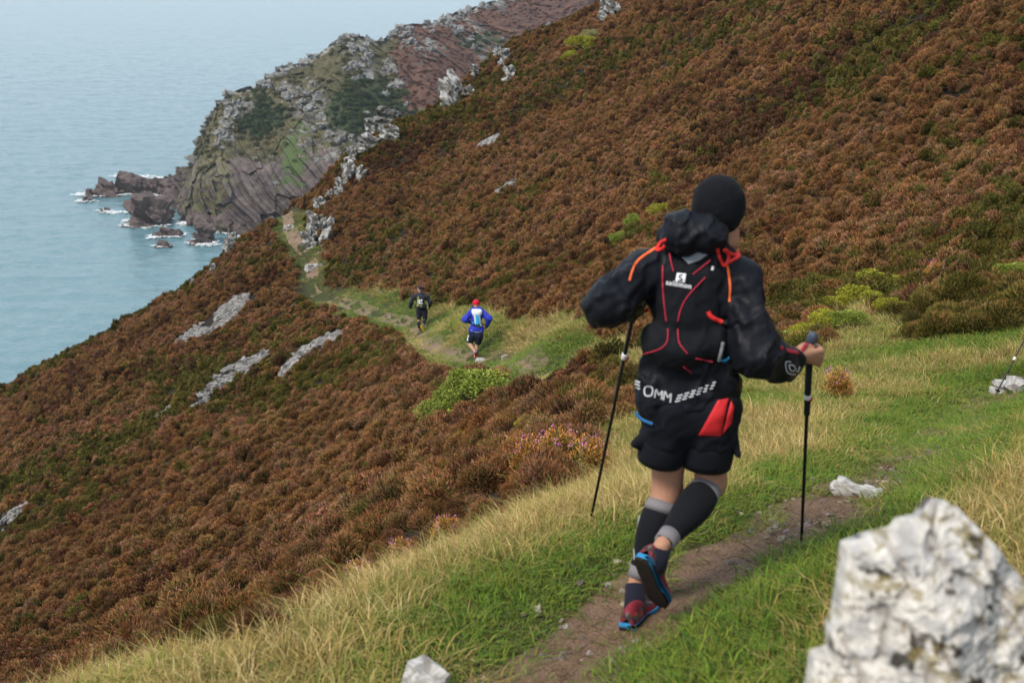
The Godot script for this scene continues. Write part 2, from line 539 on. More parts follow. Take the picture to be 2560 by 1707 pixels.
func build_grass() -> void:
	var m := mat(Color.WHITE, 0.75, true)
	m.backlight = Color(0.3, 0.3, 0.3)
	var green := [Color(0.080, 0.150, 0.012), Color(0.115, 0.198, 0.016), Color(0.050, 0.102, 0.009), Color(0.18, 0.205, 0.025), Color(0.15, 0.155, 0.022)]
	var mixed := [Color(0.17, 0.185, 0.026), Color(0.275, 0.215, 0.058), Color(0.095, 0.130, 0.015), Color(0.35, 0.26, 0.088)]
	var straw := [Color(0.46, 0.325, 0.125), Color(0.37, 0.245, 0.075), Color(0.52, 0.39, 0.175), Color(0.21, 0.19, 0.035), Color(0.15, 0.165, 0.025), Color(0.28, 0.17, 0.055)]
	var meshes := [
		tuft_mesh(1, 50, 0.08, 0.03, 0.085, 0.0042, 1.1, green), tuft_mesh(2, 50, 0.09, 0.03, 0.075, 0.0042, 1.3, green),
		tuft_mesh(3, 46, 0.09, 0.035, 0.11, 0.004, 1.2, mixed), tuft_mesh(4, 46, 0.09, 0.03, 0.12, 0.0036, 1.2, mixed),
		tuft_mesh(5, 40, 0.09, 0.04, 0.13, 0.0032, 1.3, straw), tuft_mesh(6, 30, 0.10, 0.04, 0.19, 0.0027, 1.15, straw)]
	var places := [[], [], [], [], [], []]
	var tints: Array[PackedColorArray] = []
	for k in 6: tints.append(PackedColorArray())
	rng.seed = 9
	var r := 2.2
	while r < 78.0:
		var s := 0.058 if r < 7.0 else 0.058 + (r - 7.0) * 0.0042
		var n := int(1.36 * r / s)
		for j in n:
			var a := -0.66 + 1.32 * (j + rng.randf()) / n
			var rr := r + rng.randf_range(-0.6, 0.6) * s
			var x := rr * sin(a)
			var f := rr * cos(a)
			if f > ridge_at(x) + 2.0: continue
			var g := grassy(x, f)
			if g < rng.randf_range(0.1, 0.9): continue
			var near := line_distance(trail, x, f)
			var off := line_distance(far_trail, x, f)
			var d := minf(near, off + 0.02)
			var wob := fine.get_noise_2d(x * 60.0, f * 60.0) * 0.16 + soft.get_noise_2d(x * 30.0, f * 30.0) * 0.12
			var bare := 0.165 + wob * 1.5 if near < off else (0.21 if f > 28.5 else 0.07) + wob * 0.8
			# the path grows over where it bends away behind the stone
			if f > 6.3 and f < 20.0: bare = -1.0
			if in_bush(x, f): continue
			if d < bare and rng.randf() > 0.035: continue
			var dry := 0.8 * soft.get_noise_2d(x * 14.0 + 77.0, f * 14.0) + 0.85 * fine.get_noise_2d(x * 24.0, f * 24.0 + 40.0) + rng.randfn() * 0.16
			if r < 14.0:
				# lush beside the path, straw along the brow and on the bank
				var edge := line_distance(ledge, x, f)
				dry += 0.36 * smoothstep(0.7, 0.1, edge) + 0.22 * smoothstep(0.5, 1.4, d) - 0.52 * smoothstep(0.95, 0.35, d)
				if x > trail_side(f): dry += 0.10
			else:
				dry += 0.15 * smoothstep(0.6, 1.6, d) - 0.2 * smoothstep(0.9, 0.4, d)
			var kind := 0
			if dry > 0.40 + rng.randfn() * 0.12: kind = 2
			elif dry > -0.02 + rng.randfn() * 0.14: kind = 1
			var b := kind * 2 + rng.randi() % 2
			var p := Vector3(x, ground(x, f), -f)
			var k := clampf(s / 0.062, 1.0, 3.0) * rng.randf_range(0.75, 1.3)
			var tall := k * (0.6 + 0.65 * rng.randf()) * lerpf(1.0, 0.55, clampf((r - 8.0) / 40.0, 0.0, 1.0))
			if d < 0.45: tall *= 0.55
			if r > 18.0 and d < 0.8: tall *= 0.6
			var up := (Vector3.UP * 2.0 + slope_up(x, f) + Vector3(rng.randfn() - 0.3, 0, rng.randfn()) * 0.25).normalized()
			places[b].append(turned(p, rng.randf() * TAU, up, Vector3(k, tall, k)))
			var l := rng.randf_range(0.8, 1.2)
			tints[b].append(Color(l * rng.randf_range(0.9, 1.1), l, l))
		r += s
	var said := ["short green grass growing beside the bare path", "short green grass growing beside the bare path", "yellowish green tussock grass on the bank and ledge", "yellowish green tussock grass on the bank and ledge", "long dry straw grass along the brow above the heather", "long dry straw grass along the brow above the heather"]
	for b in 6:
		var o := scatter("grass", meshes[b], m, places[b], tints[b])
		tag(o, said[b], "grass", "grass on the ledge and path edges", "stuff")
	print("grass ", places.map(func(q): return q.size()))

func trail_side(f: float) -> float:
	for i in trail.size() - 1:
		if f >= trail[i].y and f < trail[i + 1].y:
			return lerpf(trail[i].x, trail[i + 1].x, (f - trail[i].y) / (trail[i + 1].y - trail[i].y))
	return trail[0].x if f < trail[0].y else trail[trail.size() - 1].x

# ---------------------------------------------------------------- path
func build_path(called: String, line: PackedVector2Array, half: float, c: Color) -> void:
	var pts := smooth_line(line, 0.06 if line == trail else 0.2)
	var across := 9
	var v := PackedVector3Array()
	var col := PackedColorArray()
	for i in pts.size():
		var t := (pts[mini(i + 1, pts.size() - 1)] - pts[maxi(i - 1, 0)]).normalized()
		var nrm := Vector2(-t.y, t.x)
		for j in across:
			var e := (float(j) / (across - 1)) * 2.0 - 1.0
			var w := half * (1.0 + 0.35 * fine.get_noise_2d(i * 2.0, j * 0.1 + (40.0 if e > 0 else 0.0)))
			var q := pts[i] + nrm * e * w
			var y := ground(q.x, q.y) + 0.012 - 0.03 * smoothstep(0.75, 1.0, absf(e))
			y += fine.get_noise_2d(q.x * 220.0, q.y * 220.0) * 0.008
			v.append(Vector3(q.x, y, -q.y))
			var k := 0.5 + 0.5 * fine.get_noise_2d(q.x * 90.0, q.y * 90.0)
			col.append((c * 0.7).lerp(c * 1.35, k))
	var m := mat(Color.WHITE, 0.9, true)
	m.albedo_texture = speckle(21, 512, 0.5, 1.25, 0.08)
	m.uv1_triplanar = true
	m.uv1_world_triplanar = true
	m.uv1_scale = Vector3.ONE * 1.6
	var o := put(called, solid(v, grid_index(pts.size(), across, true), col), m)
	o.set_meta("kind", "structure")

# ---------------------------------------------------------------- rocks
# A broken block: a cube blown towards a sphere, with cell-shaped facets; size is its full extent.
func rock_mesh(s: int, size: Vector3, n: int, rough: float, tint: Callable, tilt := 0.4, blocky := 0.45) -> ArrayMesh:
	cells.seed = s
	var v := PackedVector3Array()
	var col := PackedColorArray()
	var idx := PackedInt32Array()
	var q := Quaternion(Vector3(0.2, 0.1, 1).normalized(), tilt)
	for face in 6:
		var start := v.size()
		for i in n + 1:
			for j in n + 1:
				var a := i * 2.0 / n - 1.0
				var b := j * 2.0 / n - 1.0
				var p: Vector3 = [Vector3(1, a, b), Vector3(-1, b, a), Vector3(b, 1, a), Vector3(a, -1, b), Vector3(a, b, 1), Vector3(b, a, -1)][face]
				var d := p.normalized()
				p = p.lerp(d * 1.25, 1.0 - blocky) * 0.5
				var w: Vector3 = p * size
				# layers: the noise is stretched along the bedding
				var u := q * w
				var sc := 2.2 / maxf(size.x, maxf(size.y, size.z))
				var e := cells.get_noise_3d(u.x * sc * 40.0, u.y * sc * 130.0, u.z * sc * 55.0) + 0.5
				var e2 := soft.get_noise_3d(w.x * sc * 90.0 + s, w.y * sc * 90.0, w.z * sc * 90.0)
				var e3 := fine.get_noise_3d(w.x * sc * 90.0 + s, w.y * sc * 90.0, w.z * sc * 90.0)
				w += d * size.length() * (e * rough * 0.58 + e2 * rough * 0.36 + e3 * rough * 0.16 - rough * 0.24) * 0.58
				v.append(w)
				col.append(tint.call(w / size, e))
		for i in n:
			for j in n:
				var a2 := start + i * (n + 1) + j
				idx.append_array(PackedInt32Array([a2, a2 + n + 1, a2 + 1, a2 + 1, a2 + n + 1, a2 + n + 2]))
	return solid(v, idx, col, true)

func pale_rock(p: Vector3, e: float) -> Color:
	var k := 0.5 + 0.5 * fine.get_noise_3d(p.x * 160.0, p.y * 260.0, p.z * 160.0)
	var l := 0.5 + 0.5 * soft.get_noise_3d(p.x * 90.0 + 7.0, p.y * 130.0, p.z * 90.0)
	var c := Color(0.21, 0.20, 0.185).lerp(Color(0.50, 0.49, 0.465), smoothstep(0.25, 0.7, k))
	if l < 0.46: c = c.lerp(Color(0.06, 0.053, 0.043), 0.8)
	elif l > 0.68: c = c.lerp(Color(0.20, 0.17, 0.09), 0.6)
	return c

func sea_rock_tint(p: Vector3, e: float) -> Color:
	var k := 0.5 + 0.5 * fine.get_noise_3d(p.x * 120.0, p.y * 220.0, p.z * 120.0)
	return Color(0.05, 0.036, 0.033).lerp(Color(0.165, 0.118, 0.104), k)

# ---------------------------------------------------------------- sea
func build_sea() -> void:
	var angles := PackedFloat32Array()
	for j in 40: angles.append(lerpf(-1.9, -0.56, j / 40.0))
	for j in 301: angles.append(lerpf(-0.56, 0.30, j / 300.0))
	for j in range(1, 41): angles.append(lerpf(0.30, 1.9, j / 40.0))
	var radii := PackedFloat32Array()
	var r := 60.0
	while r < 14000.0:
		radii.append(r)
		if r < 230.0: r += 6.0
		elif r < 450.0: r += 1.7
		elif r < 4000.0: r *= 1.0042
		else: r *= 1.03
	var cols := angles.size()
	var v := PackedVector3Array()
	v.resize(radii.size() * cols)
	for i in radii.size():
		var calm := smoothstep(5000.0, 500.0, radii[i])
		for j in cols:
			var x := radii[i] * sin(angles[j])
			var z := -radii[i] * cos(angles[j])
			var y := fine.get_noise_2d(x * 3.4 + z * 1.1, z * 7.5) * 0.42 + soft.get_noise_2d(x * 2.0, z * 5.0) * 0.35 + fine.get_noise_2d(x * 9.0 + 400.0, z * 15.0) * 0.16
			v[i * cols + j] = Vector3(x, y * calm, z)
	var m := mat(Color(0.105, 0.205, 0.228), 0.17)
	m.metallic_specular = 0.5
	m.heightmap_enabled = true
	m.heightmap_texture = speckle(33, 1024, 0.0, 1.0, 0.012)
	m.heightmap_scale = 30.0
	m.uv1_triplanar = true
	m.uv1_world_triplanar = true
	m.uv1_scale = Vector3(0.012, 0.012, 0.026)
	var o := put("sea", solid(v, grid_index(radii.size(), cols, true)), m)
	o.set_meta("kind", "structure")

const SEA_ROCKS := [[220, 474, 243, 493], [240, 447, 332, 489], [330, 455, 368, 489], [355, 479, 376, 497], [362, 458, 425, 488], [413, 449, 436, 466], [207, 496, 231, 505], [250, 521, 271, 530], [340, 500, 418, 570], [392, 573, 437, 593], [393, 600, 420, 620], [486, 566, 524, 612], [320, 440, 336, 449], [400, 470, 432, 492], [425, 490, 446, 505]]
const SEA_ROCK_LABELS := ["small dark rock touching the tip of the long reef", "longest low brown reef of rock with a dark knob on top", "pointed brown rock leaning in the middle of the reef line", "square brown rock standing in the water below the reef line", "broad layered dark rock between the reef and the cliff rubble", "steep dark rock at the edge of the rubble under the cliff", "flat brown rock awash off the tip of the long reef", "tiny brown rock awash with a trail of white foam", "largest brown sea stack standing alone in the cove", "long layered slab of rock with foam along its foot", "rounded brown rock in foam below the long slab", "three step layered rock beside the cliff foot", "small black rock in breaking waves behind the reef", "dark broken rock among the rubble", "low dark rock in the channel below the rubble"]

func build_sea_rocks() -> void:
	var m := mat(Color.WHITE, 0.75, true)
	var foam := []
	rng.seed = 71
	for k in SEA_ROCKS.size():
		var b: Array = SEA_ROCKS[k]
		var at := on_sea((b[0] + b[2]) * 0.5, lerpf(b[1], b[3], 0.86))
		var d := at.distance_to(EYE)
		var w: float = (b[2] - b[0]) / FOCAL * d
		var tall: float = (b[3] - b[1]) / FOCAL * d
		var size := Vector3(w * 1.0, tall * 1.15, maxf(w * 0.5, tall * 0.8))
		var o := put("sea_rock", rock_mesh(300 + k, size, 20, 0.62, sea_rock_tint, 0.55, 0.15), m)
		o.position = at + Vector3(0, tall * 0.02, 0)
		o.rotation.y = rng.randf_range(-0.3, 0.3)
		tag(o, SEA_ROCK_LABELS[k], "rock", "rocks in the sea below the cliff")
		var n := int(16 + w * 7.0)
		for j in n:
			var a := rng.randf() * TAU
			var e := rng.randf_range(0.42, 0.72) + absf(rng.randfn()) * 0.10
			# the swell comes in from the open sea, so foam gathers on the side towards the shore
			foam.append(at + Vector3(cos(a) * w * e + rng.randfn() * 0.8 - 0.1 * w, 0, sin(a) * size.z * e + size.z * 0.15))
	for q in [[290, 533, 24], [300, 441, 20], [360, 443, 26], [410, 446, 24], [440, 447, 20], [205, 488, 12], [210, 503, 10], [330, 553, 14], [340, 565, 14], [385, 594, 10], [440, 590, 12], [520, 612, 14], [575, 582, 18], [540, 575, 16], [460, 560, 10], [610, 590, 16], [250, 488, 14]]:
		var c := on_sea(q[0], q[1])
		for j in 90:
			foam.append(c + Vector3(rng.randfn() * q[2] * 0.11, 0, rng.randfn() * 1.4))
	# rubble heaped between the reef and the cliff
	var rubble := []
	var shade := PackedColorArray()
	for k in 260:
		var t := rng.randf()
		var q := on_sea(lerpf(405.0, 472.0, t) + rng.randfn() * 7.0, lerpf(478.0, 446.0, t) + rng.randfn() * 9.0)
		rubble.append(turned(q + Vector3(0, rng.randf() * 0.9, 0), rng.randf() * TAU, Vector3(rng.randfn() * 0.3, 1, rng.randfn() * 0.3), Vector3.ONE * rng.randf_range(0.25, 0.85)))
		shade.append(Color.WHITE * rng.randf_range(0.6, 1.2))
	var heap := scatter("rubble", rock_mesh(590, Vector3(2.6, 1.5, 2.0), 5, 0.5, sea_rock_tint, 0.4, 0.4), m, rubble, shade)
	tag(heap, "dark rubble heaped between the reef and the cliff foot", "rubble", "", "stuff")
	var st := {"v": PackedVector3Array(), "c": PackedColorArray()}
	for k in 9:
		var a0 := TAU * k / 9.0
		var a1 := TAU * (k + 1) / 9.0
		var r0 := 0.5 + 0.35 * sin(k * 2.3)
		var r1 := 0.5 + 0.35 * sin(((k + 1) % 9) * 2.3)
		st.v.append_array(PackedVector3Array([Vector3(0, 0.12, 0), Vector3(cos(a1) * r1, 0, sin(a1) * r1), Vector3(cos(a0) * r0, 0, sin(a0) * r0)]))
		for i in 3: st.c.append(Color.WHITE)
	var at := []
	var cols := PackedColorArray()
	for p: Vector3 in foam:
		var s := rng.randf_range(0.35, 1.1)
		at.append(turned(p + Vector3(0, 0.25 + rng.randf() * 0.35, 0), rng.randf() * TAU, Vector3.UP, Vector3(s * 1.6, s, s * 0.8)))
		cols.append(Color.WHITE * rng.randf_range(0.8, 1.0))
	var f := scatter("sea_foam", leaf_mesh(st), mat(Color(0.8, 0.82, 0.82), 0.8, true), at, cols)
	tag(f, "white foam breaking round the rocks below the cliff", "foam", "", "stuff")

# ---------------------------------------------------------------- headland
# foot on the sea (pixel), crest (pixel, depth)
const HEAD := [[478, 421, 484, 408, 484], [455, 478, 494, 385, 470], [450, 530, 516, 322, 458], [485, 556, 546, 262, 450], [560, 578, 575, 233, 446], [640, 588, 640, 218, 448], [720, 600, 700, 177, 452], [820, 610, 765, 157, 456], [900, 620, 852, 98, 462], [960, 630, 880, 90, 466], [1020, 625, 950, 108, 472], [1090, 610, 1006, 66, 484], [1170, 590, 1085, 60, 495], [1260, 560, 1140, 34, 510], [1380, 520, 1225, 8, 530], [1560, 470, 1335, -25, 560], [1800, 420, 1520, -80, 620]]

# pale ribs of rock on it, as seen
const RIBS := [[[660, 200], [700, 205], [735, 240], [742, 320]], [[780, 215], [795, 250], [790, 285]], [[890, 110], [925, 150], [905, 185]], [[1020, 85], [1045, 110], [1075, 125]], [[965, 170], [985, 200]], [[1100, 38], [1150, 55]], [[1215, 8], [1250, 14]], [[800, 315], [850, 350], [880, 370]], [[600, 250], [575, 300], [560, 360]], [[760, 330], [790, 370], [830, 400]], [[1180, 70], [1200, 130]]]

func pixel_of(p: Vector3) -> Vector2:
	var r := p - EYE
	var depth := -r.z * cos(PITCH) - r.y * sin(PITCH)
	var up := r.y * cos(PITCH) - r.z * sin(PITCH)
	return Vector2(1280.0 + FOCAL * r.x / depth, 853.5 - FOCAL * up / depth)

func build_headland() -> void:
	var cols := 560
	var rows := 250
	var back := 10
	var v := PackedVector3Array()
	var col := PackedColorArray()
	cells.seed = 44
	rng.seed = 45
	var dip := Vector3(0.46, 0.88, 0.05).normalized()
	var turfed := []
	var ribs: Array[PackedVector2Array] = []
	for q in RIBS:
		var l := PackedVector2Array()
		for e in q: l.append(Vector2(e[0], e[1]))
		ribs.append(l)
	var crest := Curve3D.new()
	var foot := Curve3D.new()
	for q in HEAD:
		crest.add_point(px(q[2], q[3], q[4]))
		foot.add_point(on_sea(q[0], q[1]) - Vector3(0, 2.0, 0))
	var count := HEAD.size() - 1
	for i in rows + back:
		for j in cols:
			# finer towards the tip
			var s := pow(float(j) / (cols - 1), 1.12) * count
			var k := mini(int(s), count - 1)
			var e := smoothstep(0.0, 1.0, s - k) * 0.4 + (s - k) * 0.6
			var a := foot.get_point_position(k).lerp(foot.get_point_position(k + 1), e)
			var b := crest.get_point_position(k).lerp(crest.get_point_position(k + 1), e)
			var p: Vector3
			var t := 0.0
			if i < rows:
				t = float(i) / (rows - 1)
				var h := pow(t, 1.45)
				p = Vector3(lerpf(a.x, b.x, h), lerpf(a.y, b.y, t), lerpf(a.z, b.z, h))
			else:
				t = float(i - rows + 1) / back
				p = b + Vector3(-16.0, 0, -55.0) * t
				p.y = lerpf(b.y, -3.0, pow(t, 1.6))
				t = 1.0
			var out := Vector3(a.x - b.x, 0, a.z - b.z).normalized()
			out = (out + Vector3.UP * 0.35).normalized()
			# gullies, beds and broken blocks
			var u := p.dot(dip)
			var along := p.x * 0.9 - p.z * 0.2
			var rocky := 0.36 + 0.64 * smoothstep(0.5, 0.3, t)
			var g := soft.get_noise_2d(along * 2.4, p.y * 0.6) * lerpf(1.2, 9.0, smoothstep(0.2, 0.6, t)) * sin(PI * clampf(t, 0.06, 0.97))
			var w := u + soft.get_noise_3d(p.x * 1.6, p.y * 1.6, p.z * 1.6) * 2.6
			var bed := fposmod(w / 4.2, 1.0)
			var bed2 := fposmod(w / 1.55 + 0.3, 1.0)
			var blk := cells.get_noise_3d(p.x * 5.0 + p.y * 2.5, w * 11.0, p.z * 4.0) + 0.5
			var d := g + ((1.0 - bed) * 3.6 + (1.0 - bed2) * 1.5 + blk * 3.0) * rocky
			d += fine.get_noise_3d(p.x * 6.0, p.y * 6.0, p.z * 6.0) * 1.3
			if i >= rows - 1: d = d * 0.35 + fine.get_noise_2d(along * 9.0, 3.0) * 2.0 + absf(cells.get_noise_2d(along * 11.0, 0.0)) * 3.4
			p += out * d * minf(1.0, t * 12.0 + 0.25)
			v.append(p)
			# what covers it: beds of bare rock below, turf and gorse on the middle slopes, red heath on the landward part, pale rock in ribs
			var n1 := soft.get_noise_3d(p.x * 2.6, p.y * 2.6, p.z * 2.6)
			var n2 := fine.get_noise_3d(p.x * 5.0, p.y * 7.0, p.z * 5.0)
			var n3 := fine.get_noise_3d(p.x * 9.0, p.y * 12.0, p.z * 9.0)
			var n4 := fine.get_noise_3d(p.x * 15.0, w * 24.0, p.z * 12.0)
			var grain := clampf(0.5 + n2 * 0.6 + n3 * 0.6 + n4 * 0.7, 0.0, 1.0)
			var at_px := pixel_of(p) + Vector2(n1 * 50.0 + n3 * 45.0, n2 * 45.0 + n4 * 30.0)
			var c := Color(0.042, 0.042, 0.017).lerp(Color(0.110, 0.092, 0.045), grain)
			var kind := 1
			if at_px.x > 985.0 and at_px.y < 300.0 - (at_px.x - 985.0) * 0.1:
				c = Color(0.058, 0.026, 0.019).lerp(Color(0.130, 0.066, 0.045), grain)
				kind = 3
			if ((at_px - Vector2(920, 285)) / Vector2(115, 72)).length() < 1.0 or ((at_px - Vector2(640, 290)) / Vector2(55, 45)).length() < 1.0 or ((at_px - Vector2(1190, 108)) / Vector2(60, 18)).length() < 1.0:
				c = Color(0.020, 0.032, 0.013).lerp(Color(0.048, 0.060, 0.022), grain)
				kind = 2
			if at_px.y > 405.0 - (at_px.x - 500.0) * 0.06 or at_px.y > 395.0 + absf(at_px.x - 640.0) * 0.5:
				# beds of different stone
				var layer := fposmod(sin(floorf(w / 1.55) * 12.9898) * 43758.5, 1.0) * 0.6 + fposmod(sin(floorf(w / 4.2) * 78.233) * 12543.1, 1.0) * 0.4
				c = Color(0.036, 0.027, 0.028).lerp(Color(0.165, 0.128, 0.112), clampf(grain * 0.6 + layer * 0.6 - 0.1, 0.0, 1.0))
				if at_px.x < 575.0 and n3 > -0.1: c = c.lerp(Color(0.13, 0.125, 0.05), 0.65)
				kind = 0
			if absf(at_px.x - lerpf(742.0, 718.0, clampf((at_px.y - 330.0) / 130.0, 0.0, 1.0))) < 22.0 and at_px.y > 320.0 and at_px.y < 465.0: c = Color(0.07, 0.095, 0.028)
			var rib := 1e9
			for l in ribs: rib = minf(rib, line_distance(l, at_px.x, at_px.y))
			if rib + n2 * 26.0 + n4 * 26.0 < 11.0 or (i > rows - 8 and n3 + n4 > 0.0):
				c = Color(0.055, 0.048, 0.043).lerp(Color(0.28, 0.265, 0.245), clampf(grain * 1.25 - 0.16, 0.0, 1.0))
				kind = 0
			if t < 0.05: c = Color(0.035, 0.028, 0.027)
			col.append(c)
			if i < rows and kind > 0 and rng.randf() < [0.0, 0.008, 0.07, 0.045][kind]: turfed.append([p, c, 0.55 if kind == 3 else 1.0])
	var m := mat(Color.WHITE, 0.9, true)
	var o := put("headland", solid(v, grid_index(rows + back, cols, true), col, true), m)
	o.set_meta("kind", "structure")
	# pale slabs standing out of the crest and the upper slopes
	var slabs := []
	for k in 6: slabs.append(rock_mesh(500 + k, Vector3(5.0, 2.2, 3.0), 6, 0.5, pale_far, 0.5, 0.6))
	rng.seed = 12
	var made := 0
	var pale := mat(Color.WHITE, 0.9, true)
	while made < 200:
		var j := int(rng.randf_range(0.10, 0.97) * (cols - 1))
		var i := rows - 2 - int(pow(rng.randf(), 1.4) * rows * 0.7)
		var p := v[i * cols + j]
		var rib := 1e9
		var at_px := pixel_of(p)
		for l in ribs: rib = minf(rib, line_distance(l, at_px.x, at_px.y))
		if rib > 20.0 and i < rows - 6 and rng.randf() > 0.03: continue
		var r := put("rock_slab", slabs[made % 6], pale, o)
		var k := rng.randf_range(0.25, 0.85) * (1.1 if i > rows - 8 else 0.9)
		r.transform = Transform3D(Basis.from_euler(Vector3(rng.randfn() * 0.3, rng.randf() * TAU, -0.5 + rng.randfn() * 0.3)).scaled(Vector3.ONE * k), p + Vector3(0, 0.3, 0.3))
		made += 1

	# tilted dark beds along the foot of the cliff
	var beds := []
	for k in 4: beds.append(rock_mesh(540 + k, Vector3(11.0, 3.2, 6.0), 8, 0.45, sea_rock_tint, 0.5, 0.55))
	var dark := mat(Color.WHITE, 0.75, true)
	for k in 46:
		var a := pow(rng.randf(), 0.8)
		var q: Vector2 = [Vector2(452, 480), Vector2(452, 525), Vector2(490, 556), Vector2(560, 580), Vector2(640, 590)][int(a * 3.99)].lerp([Vector2(452, 525), Vector2(490, 556), Vector2(560, 580), Vector2(640, 590)][int(a * 3.99)], a * 3.99 - int(a * 3.99))
		var r := put("rock_bed", beds[k % 4], dark, o)
		r.transform = Transform3D(Basis.from_euler(Vector3(rng.randfn() * 0.15, rng.randfn() * 0.3, -0.5 + rng.randfn() * 0.12)).scaled(Vector3.ONE * rng.randf_range(0.35, 0.95)), on_sea(q.x + rng.randfn() * 5.0, q.y - absf(rng.randfn()) * 7.0) + Vector3(0, rng.randf_range(-0.3, 1.2), 0))
	# low scrub on the turf and the heath
	rng.seed = 31
	var at := []
	var tint := PackedColorArray()
	for q in turfed:
		var e: float = rng.randf_range(0.5, 1.5) * q[2]
		at.append(turned(q[0] + Vector3(0, 0.1, 0), rng.randf() * TAU, Vector3.UP, Vector3(e, e * 0.75, e)))
		tint.append(q[1] * rng.randf_range(1.2, 2.2))
	var scrub := scatter("scrub", bush_mesh(91, 240, 1.1, 1.0, [Color(1, 1, 1), Color(1.2, 1.15, 1.0), Color(0.7, 0.75, 0.7)], 0.5), mat(Color.WHITE, 0.9, true), at, tint)
	tag(scrub, "low green and reddish scrub covering the far headland", "scrub", "", "stuff")
	print("scrub ", at.size())

func pale_far(p: Vector3, e: float) -> Color:
	var k := 0.5 + 0.5 * fine.get_noise_3d(p.x * 60.0, p.y * 90.0, p.z * 60.0)
	return Color(0.09, 0.084, 0.078).lerp(Color(0.34, 0.33, 0.31), k)

# ---------------------------------------------------------------- stones, scree, outcrops
func build_scree() -> void:
	var m := mat(Color.WHITE, 0.85, true)
	var stones := []
	for k in 3: stones.append(rock_mesh(700 + k, Vector3(0.34, 0.10, 0.22), 4, 0.35, pale_scree, 0.2, 0.7))
	for k in screes.size():
		rng.seed = 800 + k
		var poly := screes[k]
		var lo := poly[0]
		var hi := poly[0]
		for p in poly:
			lo = lo.min(p)
			hi = hi.max(p)
		var at := []
		var tint := PackedColorArray()
		var n := int((hi - lo).x * (hi - lo).y * 75.0)
		for j in n:
			var p := Vector2(rng.randf_range(lo.x, hi.x), rng.randf_range(lo.y, hi.y))
			if not Geometry2D.is_point_in_polygon(p, poly) and line_distance(poly, p.x, p.y) > rng.randf() * 0.3: continue
			if fine.get_noise_2d(p.x * 26.0, p.y * 26.0) < -0.12: continue
			var up := (slope_up(p.x, p.y) + Vector3(rng.randfn(), 0, rng.randfn()) * 0.28).normalized()
			var s := rng.randf_range(0.4, 1.15)
			at.append(turned(Vector3(p.x, ground(p.x, p.y) + 0.02 + rng.randf() * 0.06, -p.y), rng.randf() * TAU, up, Vector3.ONE * s))
			tint.append(Color(1.0, 0.96, 0.93) * rng.randf_range(0.35, 1.15))
		var o := scatter("scree", stones[k % 3], m, at, tint)
		tag(o, SCREE[k].label, "scree", "scree strips in the heather", "stuff")

func pale_scree(p: Vector3, e: float) -> Color:
	var k := 0.5 + 0.5 * fine.get_noise_3d(p.x * 120.0, p.y * 120.0, p.z * 120.0)
	return Color(0.12, 0.115, 0.11).lerp(Color(0.42, 0.41, 0.395), k)

# pixel box of each outcrop, its lean, what it looks like
const OUTCROPS := [
	[1103, 187, 1155, 262, 1.2, "tall white block of rock standing alone on the brow"],
	[938, 274, 1000, 304, 0.2, "flat topped dark ledge of rock on the brow"],
	[912, 300, 941, 334, 0.9, "narrow pale rock just below the flat topped ledge"],
	[950, 316, 997, 356, 0.9, "ribbed white rock set back in the heather below the ledge"],
	[898, 345, 950, 380, 0.5, "broad white rock sloping down the brow beside the ribbed rock"],
	[868, 382, 893, 412, 1.0, "small white rock between the broad rock and the forked rock"],
	[858, 415, 884, 462, 0.9, "longer limb of the forked white rock on the brow"],
	[893, 424, 912, 458, -0.9, "shorter limb of the forked white rock on the brow"],
	[841, 462, 853, 502, 1.2, "thin white fin of rock in the heather"],
	[816, 490, 832, 508, 0.6, "little white rock beside the thin fin"],
	[785, 504, 809, 533, 0.9, "pointed white rock above the curved rocks by the path"],
	[769, 534, 806, 590, 0.9, "longest curved white rib of rock beside the path crest"],
	[802, 536, 827, 602, -1.1, "upright white rib of rock facing the curved rib by the path"],
	[756, 572, 794, 612, 0.5, "lowest lumpy white rock next to the path"],
	[1234, 112, 1252, 134, 0.7, "pale rock at the top of a broken chain on the brow"],
	[1252, 128, 1272, 166, 1.2, "pinkish rock in the middle of the broken chain"],
	[1262, 168, 1284, 204, 1.2, "narrow rock at the lower end of the broken chain"],
	[1176, 163, 1198, 182, 0.5, "small white rock between the tall block and the broken chain"],
	[1500, 0, 1548, 46, 0.8, "white rock at the top of the slope beside pale grass"],
	[1160, 212, 1182, 238, 1.0, "two pale stones below the tall white block"],
	[572, 580, 592, 606, 0.9, "white rock at the head of the seaward rocks"],
	[560, 600, 586, 636, 0.9, "largest white rock of the seaward rocks under the path"],
	[524, 667, 539, 690, 1.0, "lone white rock low on the seaward brow"],
	[476, 704, 490, 716, 0.3, "small white stone at the edge of the seaward brow"]]

func build_outcrops() -> void:
	var m := mat(Color.WHITE, 0.85, true)
	for k in OUTCROPS.size():
		var b: Array = OUTCROPS[k]
		var foot := hit((b[0] + b[2]) * 0.5, b[3] - 4.0, 30.0)
		var d := (foot - EYE).dot(dir(1280, 853.5))
		if d > 112.0: foot = px((b[0] + b[2]) * 0.5, b[3], 90.0); d = 90.0
		var w: float = (b[2] - b[0]) / FOCAL * d
		var h: float = (b[3] - b[1]) / FOCAL * d
		var lean: float = b[4]
		var tint := pale_rock if k != 1 else dark_ledge
		var o := put("rock_outcrop", rock_mesh(600 + k, Vector3(w * 0.74, h * 1.1, maxf(w * 0.55, h * 0.4)), 20, 0.55, tint, lean, 0.5), m)
		o.position = foot + Vector3(0, h * 0.40, 0)
		tag(o, b[5], "rock", "pale rocks on the brow")

func dark_ledge(p: Vector3, e: float) -> Color:
	return pale_rock(p, e) * 0.55

